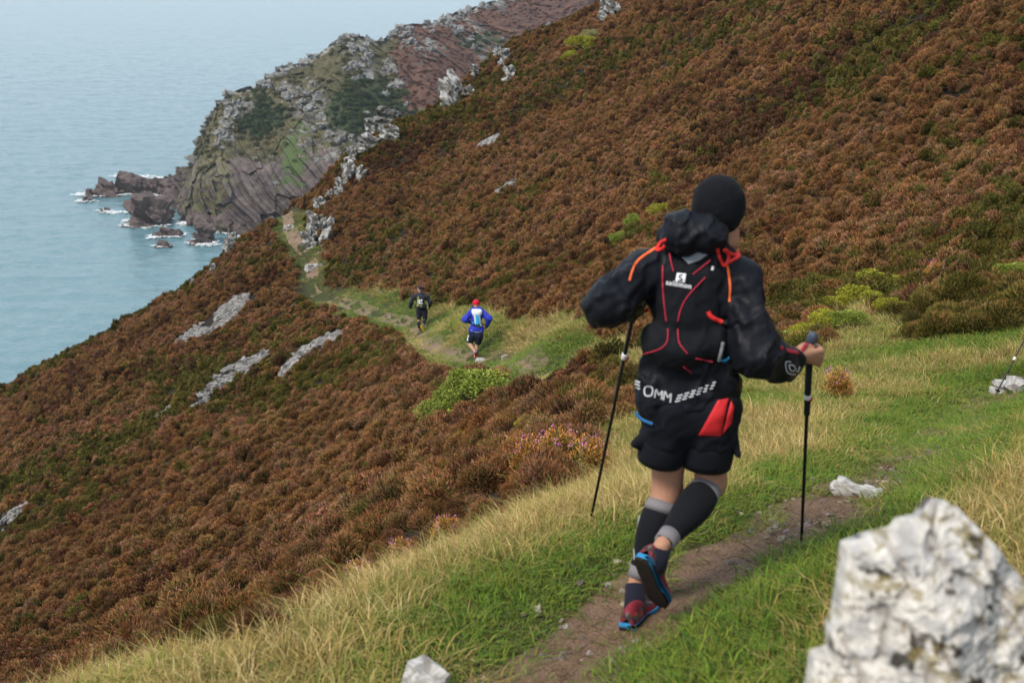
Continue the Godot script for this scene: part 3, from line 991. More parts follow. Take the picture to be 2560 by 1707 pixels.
func build_stones() -> void:
	var m := mat(Color.WHITE, 0.85, true)
	for q in [[2145, 1203, 0.24, 0.055, 0.09, -0.62, "white cracked slab of stone beside the bare path"], [2530, 955, 0.34, 0.08, 0.2, 0.3, "pale flat stone in the grass behind the hiking pole"], [1062, 1722, 0.13, 0.075, 0.10, -0.9, "whitish pointed stone half sunk in the lush grass"],
		[1203, 908, 0.30, 0.05, 0.2, 0.1, "flat white stone under the blue runner's foot"], [1262, 896, 0.15, 0.08, 0.12, 0.4, "small white stone in the grass bank near the blue runner"], [785, 664, 0.9, 0.2, 0.35, 0.5, "long pale stone across the path at its bend"], [724, 572, 0.7, 0.14, 0.3, 0.0, "white step of stone in the path below its crest"]]:
		var p := hit(q[0], q[1])
		var o := put("stone", rock_mesh(900 + int(q[0]), Vector3(q[2], q[3] * 2.0, q[4]), 14, 0.28, stone_tint, 0.3, 0.55), m)
		o.position = p + Vector3(0, q[3] * 0.35, 0)
		o.rotation = Vector3(0, q[5], -0.12)
		tag(o, q[6], "stone", "loose stones by the path")

func build_pebbles() -> void:
	rng.seed = 404
	var at := []
	var tint := PackedColorArray()
	var pts := smooth_line(trail, 0.02)
	for q in pts:
		for k in 7:
			var p := q + Vector2(rng.randfn(), rng.randfn()) * 0.14
			if p.y > 7.0 or fine.get_noise_2d(p.x * 80.0, p.y * 80.0) < -0.05: continue
			var s := pow(rng.randf(), 6.0) * 0.7 + 0.12
			at.append(turned(Vector3(p.x, ground(p.x, p.y) + 0.012, -p.y), rng.randf() * TAU, Vector3(rng.randfn() * 0.3, 1, rng.randfn() * 0.3), Vector3(1, rng.randf_range(0.4, 0.9), 0.8) * s))
			tint.append(Color(1.0, rng.randf_range(0.74, 0.9), rng.randf_range(0.52, 0.8)) * rng.randf_range(0.35, 1.15))
	var o := scatter("pebbles", rock_mesh(444, Vector3(0.05, 0.03, 0.04), 3, 0.4, pale_scree, 0.2, 0.5), mat(Color.WHITE, 0.9, true), at, tint)
	tag(o, "small brown and grey pebbles strewn along the bare path", "pebbles", "", "stuff")
	# broken dead stalks trodden into the earth
	at = []
	tint = PackedColorArray()
	for q in pts:
		for k in 5:
			var p := q + Vector2(rng.randfn(), rng.randfn()) * 0.17
			if p.y > 7.0: continue
			at.append(Transform3D(Basis(Vector3.UP, rng.randf() * TAU) * Basis(Vector3.RIGHT, rng.randf_range(1.2, 1.7)), Vector3(p.x, ground(p.x, p.y) + 0.018, -p.y)).scaled_local(Vector3.ONE * rng.randf_range(0.4, 1.2)))
			tint.append(Color.WHITE * rng.randf_range(0.5, 1.1))
	var straw := tuft_mesh(77, 5, 0.03, 0.03, 0.11, 0.0028, 0.8, [Color(0.34, 0.24, 0.11), Color(0.22, 0.14, 0.07), Color(0.13, 0.08, 0.05)])
	var l := scatter("litter", straw, mat(Color.WHITE, 0.9, true), at, tint)
	tag(l, "dead brown grass stalks trodden into the bare path", "litter", "", "stuff")

func stone_tint(p: Vector3, e: float) -> Color:
	var k := 0.5 + 0.5 * fine.get_noise_3d(p.x * 160.0, p.y * 260.0, p.z * 160.0)
	var l := soft.get_noise_3d(p.x * 120.0 + 7.0, p.y * 130.0, p.z * 120.0)
	var c := Color(0.24, 0.215, 0.19).lerp(Color(0.46, 0.44, 0.41), smoothstep(0.2, 0.65, k))
	return c.lerp(Color(0.14, 0.11, 0.08), 0.7) if l > 0.34 else c

# the big boulder the photographer leans past
const BOULDER := [[2330, 1244], [2362, 1250], [2396, 1269], [2432, 1305], [2477, 1350], [2515, 1400], [2560, 1448], [2620, 1530], [2680, 1700], [2760, 2000], [2800, 2620], [1930, 2620], [1960, 2200], [1985, 1850], [2018, 1704], [2024, 1635], [2072, 1633], [2069, 1565], [2085, 1535], [2101, 1430], [2107, 1361], [2150, 1345], [2205, 1329], [2243, 1326], [2254, 1301], [2303, 1290], [2315, 1262]]

# faces of the boulder: how far it stands out at its centre, and how that changes per 100 pixels right and down
const FACES := [[0.17, -0.030, 0.045], [0.19, 0.055, 0.012], [0.21, 0.010, -0.020], [0.16, -0.075, 0.004], [0.24, 0.030, 0.060], [0.19, -0.012, 0.016]]
# cracks across it
const CRACKS := [[[2330, 1250], [2290, 1345], [2345, 1395], [2430, 1440], [2560, 1600]], [[2205, 1329], [2235, 1420], [2190, 1500], [2170, 1600]], [[2110, 1500], [2190, 1500], [2290, 1545], [2330, 1620], [2450, 1707]], [[2240, 1530], [2270, 1620], [2250, 1720]], [[2420, 1330], [2470, 1440], [2560, 1540]], [[2085, 1560], [2130, 1640], [2150, 1720]]]

func build_boulder() -> void:
	var ring := PackedVector2Array()
	for i in BOULDER.size():
		var a := Vector2(BOULDER[i][0], BOULDER[i][1])
		var nx: Array = BOULDER[(i + 1) % BOULDER.size()]
		var b := Vector2(nx[0], nx[1])
		var n := maxi(1, int(a.distance_to(b) / 9.0))
		for k in n: ring.append(a.lerp(b, float(k) / n))
	var cracks: Array[PackedVector2Array] = []
	for q in CRACKS:
		var l := PackedVector2Array()
		for e in q: l.append(Vector2(e[0], e[1]))
		cracks.append(l)
	var centre := Vector2(2340, 1700)
	var steps := 90
	var v := PackedVector3Array()
	var col := PackedColorArray()
	var root := px(2340, 2500, 1.98)
	cells.seed = 9
	for face in 2:
		for i in steps + 1:
			var t := float(i) / steps
			for j in ring.size() + 1:
				var q := ring[j % ring.size()].lerp(centre, t)
				var p := px(q.x, q.y, 1.98)
				var out := Vector3(-0.12, 0.30, 1.0).normalized() * (1.0 if face == 0 else -1.0)
				var dx := (q.x - centre.x) / 100.0
				var dy := (q.y - 1560.0) / 100.0
				# flat faces that meet in edges
				var thick := 0.40 * sqrt(t)
				for f in FACES: thick = minf(thick, f[0] + f[1] * dx + f[2] * clampf(dy, -4.0, 4.0))
				thick = maxf(thick, 0.10 * sqrt(t))
				var near := 1e9
				for l in cracks: near = minf(near, line_distance(l, q.x, q.y))
				var wob := fine.get_noise_2d(q.x * 0.9, q.y * 0.9) * 10.0
				thick -= (0.013 * smoothstep(14.0, 2.0, near + wob)) * minf(1.0, t * 14.0)
				thick += (fine.get_noise_2d(q.x * 0.55 + q.y * 0.4, q.y * 0.9 + face * 300.0) * 0.010 + fine.get_noise_2d(q.x * 2.4, q.y * 2.4) * 0.005 + (cells.get_noise_2d(q.x * 0.32 + q.y * 0.2, q.y * 0.5 - q.x * 0.22) + 0.5) * 0.008) * minf(1.0, t * 14.0)
				p += out * thick
				v.append(p - root)
				# white stone, grey and black lichen, a little ochre
				var k1 := fine.get_noise_2d(q.x * 0.42 + q.y * 0.1, q.y * 0.5 + face * 500.0)
				var k2 := fine.get_noise_2d(q.x * 1.6 + 90.0, q.y * 1.6 + face * 500.0)
				var k3 := soft.get_noise_2d(q.x * 0.9 - 300.0, q.y * 0.9 + face * 500.0)
				var c := Color(0.50, 0.455, 0.40).lerp(Color(0.68, 0.635, 0.575), clampf(0.5 + k2 * 1.3, 0.0, 1.0))
				c = c.lerp(Color(0.21, 0.205, 0.205), smoothstep(0.10, 0.30, k1 + k2 * 0.4) * 0.55)
				c = c.lerp(Color(0.055, 0.048, 0.042), smoothstep(0.38, 0.48, -k3 + k2 * 0.5))
				if near + wob < 5.0: c = c.lerp(Color(0.20, 0.17, 0.14), 0.5)
				if k1 - k2 * 0.5 < -0.36: c = c.lerp(Color(0.21, 0.16, 0.055), 0.7)
				col.append(c)
	var cols := ring.size() + 1
	var idx := PackedInt32Array()
	for face in 2:
		var off := face * (steps + 1) * cols
		for s in grid_index(steps + 1, cols, face == 1): idx.append(s + off)
	var o := put("boulder", solid(v, idx, col, true), mat(Color.WHITE, 0.9, true))
	o.position = root
	tag(o, "big blurred white boulder with grey and dark lichen, closest of all the rocks", "boulder")

# ---------------------------------------------------------------- single bushes
const BUSHES := [[1180, 955, 1.35, 1, "largest rounded green bush below the blue runner"], [1125, 985, 0.85, 1, "green bush touching the largest bush on its seaward side"], [1096, 1012, 0.9, 1, "bright green bush low on the seaward side of the largest bush"], [1070, 1045, 0.6, 1, "pale green bush at the lower end of the bush row"],
	[1300, 1060, 0.45, 2, "yellow green bilberry plant beside a pink heather flower"], [1345, 1070, 0.5, 2, "yellow green bilberry plant between two heather mounds"], [1385, 1035, 0.5, 2, "upright yellow green bilberry plant behind the mound with pink flowers"], [1175, 1092, 0.42, 2, "small lone yellow green plant in the pinkish heather"],
	[1590, 545, 0.75, 1, "light green bush in the heather slope behind the runner's hood"], [1660, 520, 0.8, 2, "yellowish bush next to the runner's hat"], [1600, 578, 0.5, 0, "dark green bush under the light green bush on the slope"], [1550, 592, 0.6, 1, "lower light green bush in the heather slope"],
	[1455, 112, 1.7, 2, "wide yellow gorse patch high on the slope"], [1425, 145, 1.2, 2, "yellow gorse tapering below the wide yellow patch"], [1480, 90, 1.3, 3, "pale dry bush above the wide yellow patch"], 
	[2150, 745, 0.55, 2, "yellow green bilberry tongue running up into the heather"], [2200, 705, 0.6, 2, "yellow bilberry at the top of the tongue in the heather"], [2120, 800, 0.5, 1, "green bilberry at the foot of the tongue"], [2490, 765, 0.5, 2, "bright bilberry shoots under the dark heather bank"], [2530, 690, 0.5, 1, "green sprigs in the dark heather bank"], [2190, 655, 0.45, 0, "dark green bush above the yellow tongue"], [2050, 800, 0.5, 2, "yellow bilberry mat beside the foot of the tongue"], [2010, 835, 0.45, 2, "low yellow bilberry mat where grass meets the heather bank"], [2090, 760, 0.45, 2, "yellow bilberry mat halfway up the tongue"], [2230, 770, 0.4, 2, "yellow sprigs between the tongue and the dark heather mound"], [1960, 850, 0.4, 1, "green bilberry mat just above the runner's hand"]]
const FLOWERS := [[1330, 1180, 0.40, "orange heather clump with pink bells beside the hiking pole"], [1400, 1165, 0.42, "fullest orange heather clump behind the hiking pole tip"], [1470, 1180, 0.36, "orange heather clump against dry grass next to the runner's thigh"], [1120, 1345, 0.26, "small purple flowered clump at the brow of the ledge"], [1000, 1405, 0.24, "orange flower heads poking out of the ledge grass"], [895, 1462, 0.24, "lowest orange flower heads at the grass edge"], [1385, 1010, 0.3, "pink flowering sprig over the heather"], [2085, 985, 0.35, "rust orange fern patch beside the runner's hand"], [2340, 700, 0.4, "pinkish heather clump beside the yellow tongue"], [1255, 935, 0.5, "orange bracken frond near the path"]]

func bush_foot(b: Array) -> Vector3:
	var p := hit(b[0], b[1])
	var d := p.distance_to(EYE)
	return hit(b[0], b[1] + b[2] * 0.30 * FOCAL / d)

func mark_bushes() -> void:
	for b in BUSHES:
		var p := bush_foot(b)
		taken.append(Vector3(p.x, -p.z, b[2] * 0.40))
	for b in FLOWERS:
		var p := hit(b[0], b[1] + 14)
		taken.append(Vector3(p.x, -p.z, b[2] * 0.35))

func build_bushes() -> void:
	var m := mat(Color.WHITE, 0.7, true)
	m.backlight = Color(0.15, 0.15, 0.15)
	var wood := mat(Color(0.07, 0.05, 0.035), 0.9)
	var shades := [[Color(0.08, 0.13, 0.014), Color(0.15, 0.20, 0.022), Color(0.045, 0.075, 0.010)], [Color(0.25, 0.32, 0.038), Color(0.14, 0.19, 0.02), Color(0.34, 0.38, 0.065), Color(0.08, 0.10, 0.015)], [Color(0.36, 0.35, 0.028), Color(0.23, 0.25, 0.02), Color(0.46, 0.41, 0.038), Color(0.13, 0.13, 0.018)], [Color(0.36, 0.34, 0.15), Color(0.25, 0.26, 0.09), Color(0.30, 0.25, 0.1)]]
	var meshes := []
	for k in 4: meshes.append(bush_mesh(40 + k, 6500, 0.5, 0.7, shades[k], 0.034))
	var stems := stem_mesh(61, 9, 0.3, 0.45)
	rng.seed = 77
	for b in BUSHES:
		var p := bush_foot(b)
		var o := base("green_bush", p + Vector3(0, 0.02, 0))
		o.rotation.y = rng.randf() * TAU
		o.scale = Vector3(1.0, 0.66, 1.0) * b[2] * 1.45
		put("foliage", meshes[b[3]], m, o)
		put("stem", stems, wood, o)
		tag(o, b[4], "bush", "green bushes in the heather")
	var bell := [heather_mesh(52, [Color(0.60, 0.26, 0.055), Color(0.66, 0.32, 0.09), Color(0.46, 0.20, 0.045)], [Color(0.16, 0.14, 0.03), OLIVE], 900, 0.3, 0.5, 0.6)]
	var pink := flower_mesh(53)
	for b in FLOWERS:
		var p := hit(b[0], b[1] + 14)
		var o := base("flowering_heather", p)
		o.rotation.y = rng.randf() * TAU
		o.scale = Vector3.ONE * b[2] * 1.75
		put("foliage", bell[0], m, o).set_meta("kind", "stuff")
		put("flowers", pink, m, o).set_meta("kind", "stuff")
		tag(o, b[3], "heather clump", "orange flowering heather clumps")

func flower_mesh(s: int) -> ArrayMesh:
	rng.seed = s
	var st := {"v": PackedVector3Array(), "c": PackedColorArray()}
	var spots := []
	for k in 5: spots.append(Vector3(rng.randfn() * 0.12, 0, rng.randfn() * 0.12))
	for k in 70:
		var q: Vector3 = spots[k % 5] + Vector3(rng.randfn(), 0, rng.randfn()) * 0.035
		var p := q + Vector3(0, 0.54 * sqrt(maxf(0.1, 1.0 - 6.0 * q.length_squared())) + rng.randfn() * 0.03, 0)
		var d := Vector3(rng.randfn(), rng.randfn(), rng.randfn()).normalized()
		kite(st, p - d * 0.012, p + d * 0.012, d.cross(Vector3(rng.randfn(), rng.randfn(), rng.randfn())).normalized(), 0.02, tone(Color(0.55, 0.16, 0.42) if k % 3 else Color(0.62, 0.27, 0.38), 0.2), 0.5)
	return leaf_mesh(st)

func stem_mesh(s: int, count: int, spread: float, high: float) -> ArrayMesh:
	rng.seed = s
	var v := PackedVector3Array()
	var idx := PackedInt32Array()
	for k in count:
		var a := rng.randf() * TAU
		var tip := Vector3(cos(a) * spread * rng.randf(), high * rng.randf_range(0.6, 1.0), sin(a) * spread * rng.randf())
		var b := v.size()
		for i in 4: v.append(Vector3(cos(i * TAU / 4), 0, sin(i * TAU / 4)) * 0.012 + tip * 0.08 - Vector3(0, 0.05, 0))
		v.append(tip)
		for i in 4: idx.append_array(PackedInt32Array([b + i, b + 4, b + (i + 1) % 4]))
	return solid(v, idx, PackedColorArray(), true)

# ---------------------------------------------------------------- bodies: fields of tapered capsules meshed as surface nets
# A capsule: [a, b, radius at a, radius at b, blend, squash axis, squash]
func cap(a: Vector3, b: Vector3, ra: float, rb: float, k := 0.05, axis := Vector3.ZERO, squash := 1.0) -> Array:
	return [a, b, ra, rb, k, axis, squash]

func capsule(q: Array, p: Vector3) -> float:
	var a: Vector3 = q[0]
	var b: Vector3 = q[1]
	var ax: Vector3 = q[5]
	if q[6] != 1.0:
		var g: float = 1.0 / q[6] - 1.0
		p += ax * (p - a).dot(ax) * g
		b += ax * (b - a).dot(ax) * g
	var ba := b - a
	var l := ba.length_squared()
	var t := clampf((p - a).dot(ba) / l, 0.0, 1.0) if l > 1e-12 else 0.0
	return p.distance_to(a + ba * t) - lerpf(q[2], q[3], t)

func field(caps: Array, p: Vector3) -> float:
	var d := 10.0
	for q: Array in caps:
		var e := capsule(q, p)
		if q.size() > 7 and e < 0.08: e -= crease(p, q[7], q[8])
		var k: float = q[4]
		var h := maxf(k - absf(d - e), 0.0) / k
		d = minf(d, e) - h * h * k * 0.25
	return d

# Creases of cloth: ridged noise of two sizes.
func crease(p: Vector3, folds: float, size: float) -> float:
	p /= size
	var g := 1.0 - 3.0 * absf(soft.get_noise_3d(p.x * 520.0 + p.y * 300.0, p.y * 420.0 - p.x * 420.0, p.z * 420.0))
	var g2 := 1.0 - 3.2 * absf(fine.get_noise_3d(p.x * 260.0 - p.y * 120.0, p.y * 330.0 + p.x * 90.0, p.z * 260.0))
	return folds * (pow(maxf(g, 0.0), 1.6) * 1.5 + maxf(g2, -0.4) * 0.5 - 0.5)

# The same capsules with their cloth's creases, for things that lie on them.
func creased(caps: Array, folds: float, size: float) -> Array:
	return caps.map(func(q: Array) -> Array: return q.slice(0, 7) + [folds, size])

func slope_of(caps: Array, p: Vector3) -> Vector3:
	var e := 0.004
	return Vector3(field(caps, p + Vector3(e, 0, 0)) - field(caps, p - Vector3(e, 0, 0)), field(caps, p + Vector3(0, e, 0)) - field(caps, p - Vector3(0, e, 0)), field(caps, p + Vector3(0, 0, e)) - field(caps, p - Vector3(0, 0, e))).normalized()

func net(caps: Array, cell: float, folds := 0.0, fold_size := 1.0, paint: Variant = null, into := {}) -> Dictionary:
	if into.is_empty(): into = {"v": PackedVector3Array(), "i": PackedInt32Array(), "c": PackedColorArray()}
	var lo := Vector3(1e9, 1e9, 1e9)
	var hi := -lo
	for q: Array in caps:
		var r: float = maxf(q[2], q[3]) * maxf(1.0, q[6]) + q[4] * 0.3 + cell * 2.0 + folds
		lo = lo.min(q[0] - Vector3.ONE * r).min(q[1] - Vector3.ONE * r)
		hi = hi.max(q[0] + Vector3.ONE * r).max(q[1] + Vector3.ONE * r)
	var nx := int((hi.x - lo.x) / cell) + 2
	var ny := int((hi.y - lo.y) / cell) + 2
	var nz := int((hi.z - lo.z) / cell) + 2
	var val := PackedFloat32Array()
	val.resize(nx * ny * nz)
	val.fill(1.0)
	for q: Array in caps:
		var k: float = q[4]
		var r: float = maxf(q[2], q[3]) * maxf(1.0, q[6]) + k + cell * 2.0 + folds
		var a := ((q[0] as Vector3).min(q[1]) - Vector3.ONE * r - lo) / cell
		var b := ((q[0] as Vector3).max(q[1]) + Vector3.ONE * r - lo) / cell
		for z in range(maxi(0, int(a.z)), mini(nz, int(b.z) + 1)):
			for y in range(maxi(0, int(a.y)), mini(ny, int(b.y) + 1)):
				var at := (z * ny + y) * nx
				for x in range(maxi(0, int(a.x)), mini(nx, int(b.x) + 1)):
					var e := capsule(q, lo + Vector3(x, y, z) * cell)
					var d := val[at + x]
					var h := maxf(k - absf(d - e), 0.0) / k
					val[at + x] = minf(d, e) - h * h * k * 0.25
	if folds > 0.0:
		for z in nz:
			for y in ny:
				for x in nx:
					var at := (z * ny + y) * nx + x
					if absf(val[at]) < 0.06:
						val[at] -= crease(lo + Vector3(x, y, z) * cell, folds, fold_size)
	var index := {}
	var v: PackedVector3Array = into.v
	var col: PackedColorArray = into.c
	var idx: PackedInt32Array = into.i
	var sxy := nx * ny
	for z in nz - 1:
		for y in ny - 1:
			for x in nx - 1:
				var o := z * sxy + y * nx + x
				var s := [val[o], val[o + 1], val[o + nx], val[o + nx + 1], val[o + sxy], val[o + sxy + 1], val[o + sxy + nx], val[o + sxy + nx + 1]]
				var inside := 0
				for q: float in s:
					if q < 0.0: inside += 1
				if inside == 0 or inside == 8: continue
				var sum := Vector3.ZERO
				var n := 0
				for e in 12:
					var c0: int = NET_EDGES[e * 2]
					var c1: int = NET_EDGES[e * 2 + 1]
					if (s[c0] < 0.0) == (s[c1] < 0.0): continue
					var t: float = s[c0] / (s[c0] - s[c1])
					sum += Vector3(c0 & 1, (c0 >> 1) & 1, c0 >> 2).lerp(Vector3(c1 & 1, (c1 >> 1) & 1, c1 >> 2), t)
					n += 1
				index[o] = v.size()
				var p := lo + (Vector3(x, y, z) + sum / n) * cell
				v.append(p)
				col.append(paint.call(p) if paint != null else Color.WHITE)
	for o: int in index:
		# the three edges that leave this cell's first corner
		for axis in 3:
			var step: int = [1, nx, sxy][axis]
			var s1: int = [nx, sxy, 1][axis]
			var s2: int = [sxy, 1, nx][axis]
			if (val[o] < 0.0) == (val[o + step] < 0.0): continue
			if not (index.has(o - s1) and index.has(o - s2) and index.has(o - s1 - s2)): continue
			var a: int = index[o]
			var b: int = index[o - s1]
			var c: int = index[o - s1 - s2]
			var d: int = index[o - s2]
			if val[o] < 0.0: idx.append_array(PackedInt32Array([a, b, c, a, c, d]))
			else: idx.append_array(PackedInt32Array([a, c, b, a, d, c]))
	into.v = v
	into.c = col
	into.i = idx
	return into

const NET_EDGES := [0, 1, 2, 3, 4, 5, 6, 7, 0, 2, 1, 3, 4, 6, 5, 7, 0, 4, 1, 5, 2, 6, 3, 7]

func netted(called: String, caps: Array, cell: float, m: Material, parent: Node, folds := 0.0, fold_size := 1.0, paint: Variant = null) -> MeshInstance3D:
	var n := net(caps, cell, folds, fold_size, paint)
	return put(called, solid(n.v, n.i, n.c), m, parent)

# A swept round bar.
func tube_mesh(points: Array, radii: Array, sides := 14) -> ArrayMesh:
	var v := PackedVector3Array()
	var idx := PackedInt32Array()
	var n := points.size()
	for i in n:
		var t: Vector3 = (points[mini(i + 1, n - 1)] - points[maxi(i - 1, 0)]).normalized()
		var s := t.cross(Vector3(0.3, 0.1, 1.0)).normalized()
		var w := s.cross(t)
		for j in sides:
			var a := TAU * j / sides
			v.append(points[i] + (s * cos(a) + w * sin(a)) * radii[i])
	for i in n - 1:
		for j in sides:
			var a := i * sides + j
			var b := i * sides + (j + 1) % sides
			idx.append_array(PackedInt32Array([a, a + sides, b, b, a + sides, b + sides]))
	for end in 2:
		var c := v.size()
		var row := 0 if end == 0 else (n - 1) * sides
		v.append(points[0] if end == 0 else points[n - 1])
		for j in sides:
			var a := row + j
			var b := row + (j + 1) % sides
			idx.append_array(PackedInt32Array([c, a, b] if end == 0 else [c, b, a]))
	return solid(v, idx)

# Where the line of sight through a pixel meets a body (in the body's own space).
func touch(caps: Array, root: Vector3, u: float, v: float, near: float, far: float) -> Vector3:
	var r := dir(u, v)
	var l := r.length()
	r /= l
	var t := near * l
	var best := EYE + r * t - root
	var least := 1e9
	while t < far * l:
		var p := EYE + r * t - root
		var d := field(caps, p)
		if d < least:
			least = d
			best = p
		if d < 0.0008: break
		t += maxf(d * 0.6, 0.001)
	return best - slope_of(caps, best) * maxf(least, 0.0)

# A printed line, strap or seam lying on a body along a line of pixels.
func stripe_mesh(caps: Array, root: Vector3, line: Array, width: float, lift: float, near: float, far: float, step := 4.0) -> ArrayMesh:
	var pts := PackedVector2Array()
	var c := Curve2D.new()
	for i in line.size():
		var a := Vector2(line[maxi(i - 1, 0)][0], line[maxi(i - 1, 0)][1])
		var b := Vector2(line[mini(i + 1, line.size() - 1)][0], line[mini(i + 1, line.size() - 1)][1])
		c.add_point(Vector2(line[i][0], line[i][1]), -(b - a) / 6.0, (b - a) / 6.0)
	c.bake_interval = step
	pts = c.get_baked_points()
	var v := PackedVector3Array()
	for i in pts.size():
		var t := (pts[mini(i + 1, pts.size() - 1)] - pts[maxi(i - 1, 0)]).normalized()
		var s := Vector2(-t.y, t.x) * width * 0.5
		for e in [-1.0, -0.5, 0.5, 1.0]:
			var q: Vector2 = pts[i] + s * e
			var p := touch(caps, root, q.x, q.y, near, far)
			v.append(p + slope_of(caps, p) * (lift if absf(e) < 0.9 else lift * 0.2))
	return solid(v, grid_index(pts.size(), 4))

# A patch on a body between four pixel corners (top left, top right, bottom right, bottom left).
func patch_mesh(caps: Array, root: Vector3, quad: Array, nu: int, nv: int, lift: float, near: float, far: float) -> ArrayMesh:
	var v := PackedVector3Array()
	for i in nv + 1:
		for j in nu + 1:
			var s := float(j) / nu
			var t := float(i) / nv
			var a := Vector2(quad[0][0], quad[0][1]).lerp(Vector2(quad[1][0], quad[1][1]), s)
			var b := Vector2(quad[3][0], quad[3][1]).lerp(Vector2(quad[2][0], quad[2][1]), s)
			var q := a.lerp(b, t)
			var p := touch(caps, root, q.x, q.y, near, far)
			var edge := i == 0 or j == 0 or i == nv or j == nu
			v.append(p + slope_of(caps, p) * (lift * 0.2 if edge else lift))
	return solid(v, grid_index(nv + 1, nu + 1, true))

func word(text: String, caps: Array, root: Vector3, u: float, v: float, high: float, turn: float, m: Material, parent: Node, near: float, far: float, lift := 0.0015) -> void:
	var t := TextMesh.new()
	var f := SystemFont.new()
	f.font_names = PackedStringArray(["Droid Sans"])
	f.font_weight = 700
	t.font = f
	t.text = text
	t.font_size = 32
	t.pixel_size = high / 32.0 * 1.35
	t.depth = 0.0015
	var o := put("lettering", t, m, parent)
	var p := touch(caps, root, u, v, near, far)
	var n := slope_of(caps, p)
	var x := Vector3.UP.cross(n).normalized()
	o.transform = Transform3D(Basis(x, n.cross(x), n) * Basis(Vector3.BACK, turn), p + n * lift)

func hand_caps(wrist: Vector3, grip: Vector3, down: Vector3, out: Vector3, away: Vector3) -> Array:
	# a fist round a bar that runs along «down»; the knuckles lie towards «out», the palm's back against «-away»
	var caps := []
	for i in 4:
		var o: float = (i - 1.5) * 0.0225
		var r: float = [0.0100, 0.0105, 0.0100, 0.0088][i]
		var reach: float = [1.0, 1.08, 1.02, 0.88][i]
		var base_at := grip + down * o
		var k := base_at + out * 0.030 * reach - away * 0.024
		var f1 := base_at + out * 0.036 * reach + away * 0.012
		var f2 := base_at + out * 0.008 + away * 0.034 * reach
		var f3 := base_at - out * 0.020 + away * 0.020
		caps.append(cap(wrist.lerp(k, 0.15), k, 0.017, r * 1.1, 0.012))
		caps.append(cap(k, f1, r * 1.15, r, 0.006))
		caps.append(cap(f1, f2, r, r * 0.95, 0.006))
		caps.append(cap(f2, f3, r * 0.95, r * 0.85, 0.006))
	var t0 := wrist.lerp(grip, 0.35) - down * 0.030
	var t1 := grip - down * 0.046 - away * 0.012
	var t2 := grip - down * 0.040 + away * 0.018 + out * 0.006
	caps.append(cap(t0, t1, 0.016, 0.012, 0.012))
	caps.append(cap(t1, t2, 0.0115, 0.0095, 0.006))
	caps.append(cap(t2, t2 + out * 0.018 + down * 0.012, 0.0095, 0.008, 0.005))
	return caps

# ---------------------------------------------------------------- shoes and poles
func shoe(root: Node3D, heel: Vector3, toe: Vector3, up: Vector3, long: float, upper: Callable, mid: Color, sole: Color, label := "") -> void:
	var f := (toe - heel).normalized()
	up = (up - f * up.dot(f)).normalized()
	var s := f.cross(up)
	var o := Node3D.new()
	o.name = "shoe"
	root.add_child(o, true)
	if label: o.set_meta("label", label)
	o.transform = Transform3D(Basis(s, up, -f), heel)
	var wide := [0.019, 0.029, 0.033, 0.033, 0.034, 0.032, 0.032, 0.036, 0.042, 0.044, 0.041, 0.032, 0.012]
	var tall := [0.070, 0.086, 0.096, 0.102, 0.098, 0.090, 0.082, 0.074, 0.066, 0.060, 0.054, 0.046, 0.034]
	var n := wide.size()
	# outsole, midsole, upper: lofts along the foot
	for layer in 3:
		var v := PackedVector3Array()
		var col := PackedColorArray()
		var ring := 13
		for e in ring + 1:
			var c := Vector3(0, [0.008, 0.026, 0.055][layer], 0.0)
			v.append(c)
			col.append(upper.call(c) if layer == 2 else Color.WHITE)
		for i in n:
			var z := -long * (0.0 if i == 0 else 0.012 if i == 1 else (i - 1.0) / (n - 2))
			var spring := 0.016 * pow(float(i) / (n - 1), 4.0) + 0.006 * pow(1.0 - float(i) / (n - 1), 6.0)
			var w: float = wide[i] * (long / 0.285) * [0.98, 1.06, 0.97][layer]
			for j in ring + 1:
				var a := PI * j / ring
				var lo: float = [0.0, 0.013, 0.030][layer] + spring
				var hi: float = [0.0145, 0.033, tall[i] * long / 0.285][layer] + spring * 0.5
				var q := Vector3(cos(a) * w, hi, z)
				if layer < 2:
					# flat slab: out along the top, back underneath
					q = Vector3(lerpf(w, -w, float(j) / (ring - 6)), hi, z) if j <= ring - 6 else Vector3(lerpf(-w, w, float(j - ring + 5) / 5.0), lo + (0.004 * (j % 2) if layer == 0 else 0.0), z)
				else:
					q.y = lo + (hi - lo) * pow(maxf(sin(a), 0.0), 0.62)
					q.x *= 1.0 - 0.22 * sin(a) * (1.0 if i < n - 3 else 0.6)
				v.append(q)
				col.append(upper.call(q) if layer == 2 else Color.WHITE)
		var m := mat(Color.WHITE if layer == 2 else [sole, mid][layer], 0.85, layer == 2)
		put(["outsole", "midsole", "upper"][layer], solid(v, grid_index(n + 1, ring + 1, true), col), m, o)

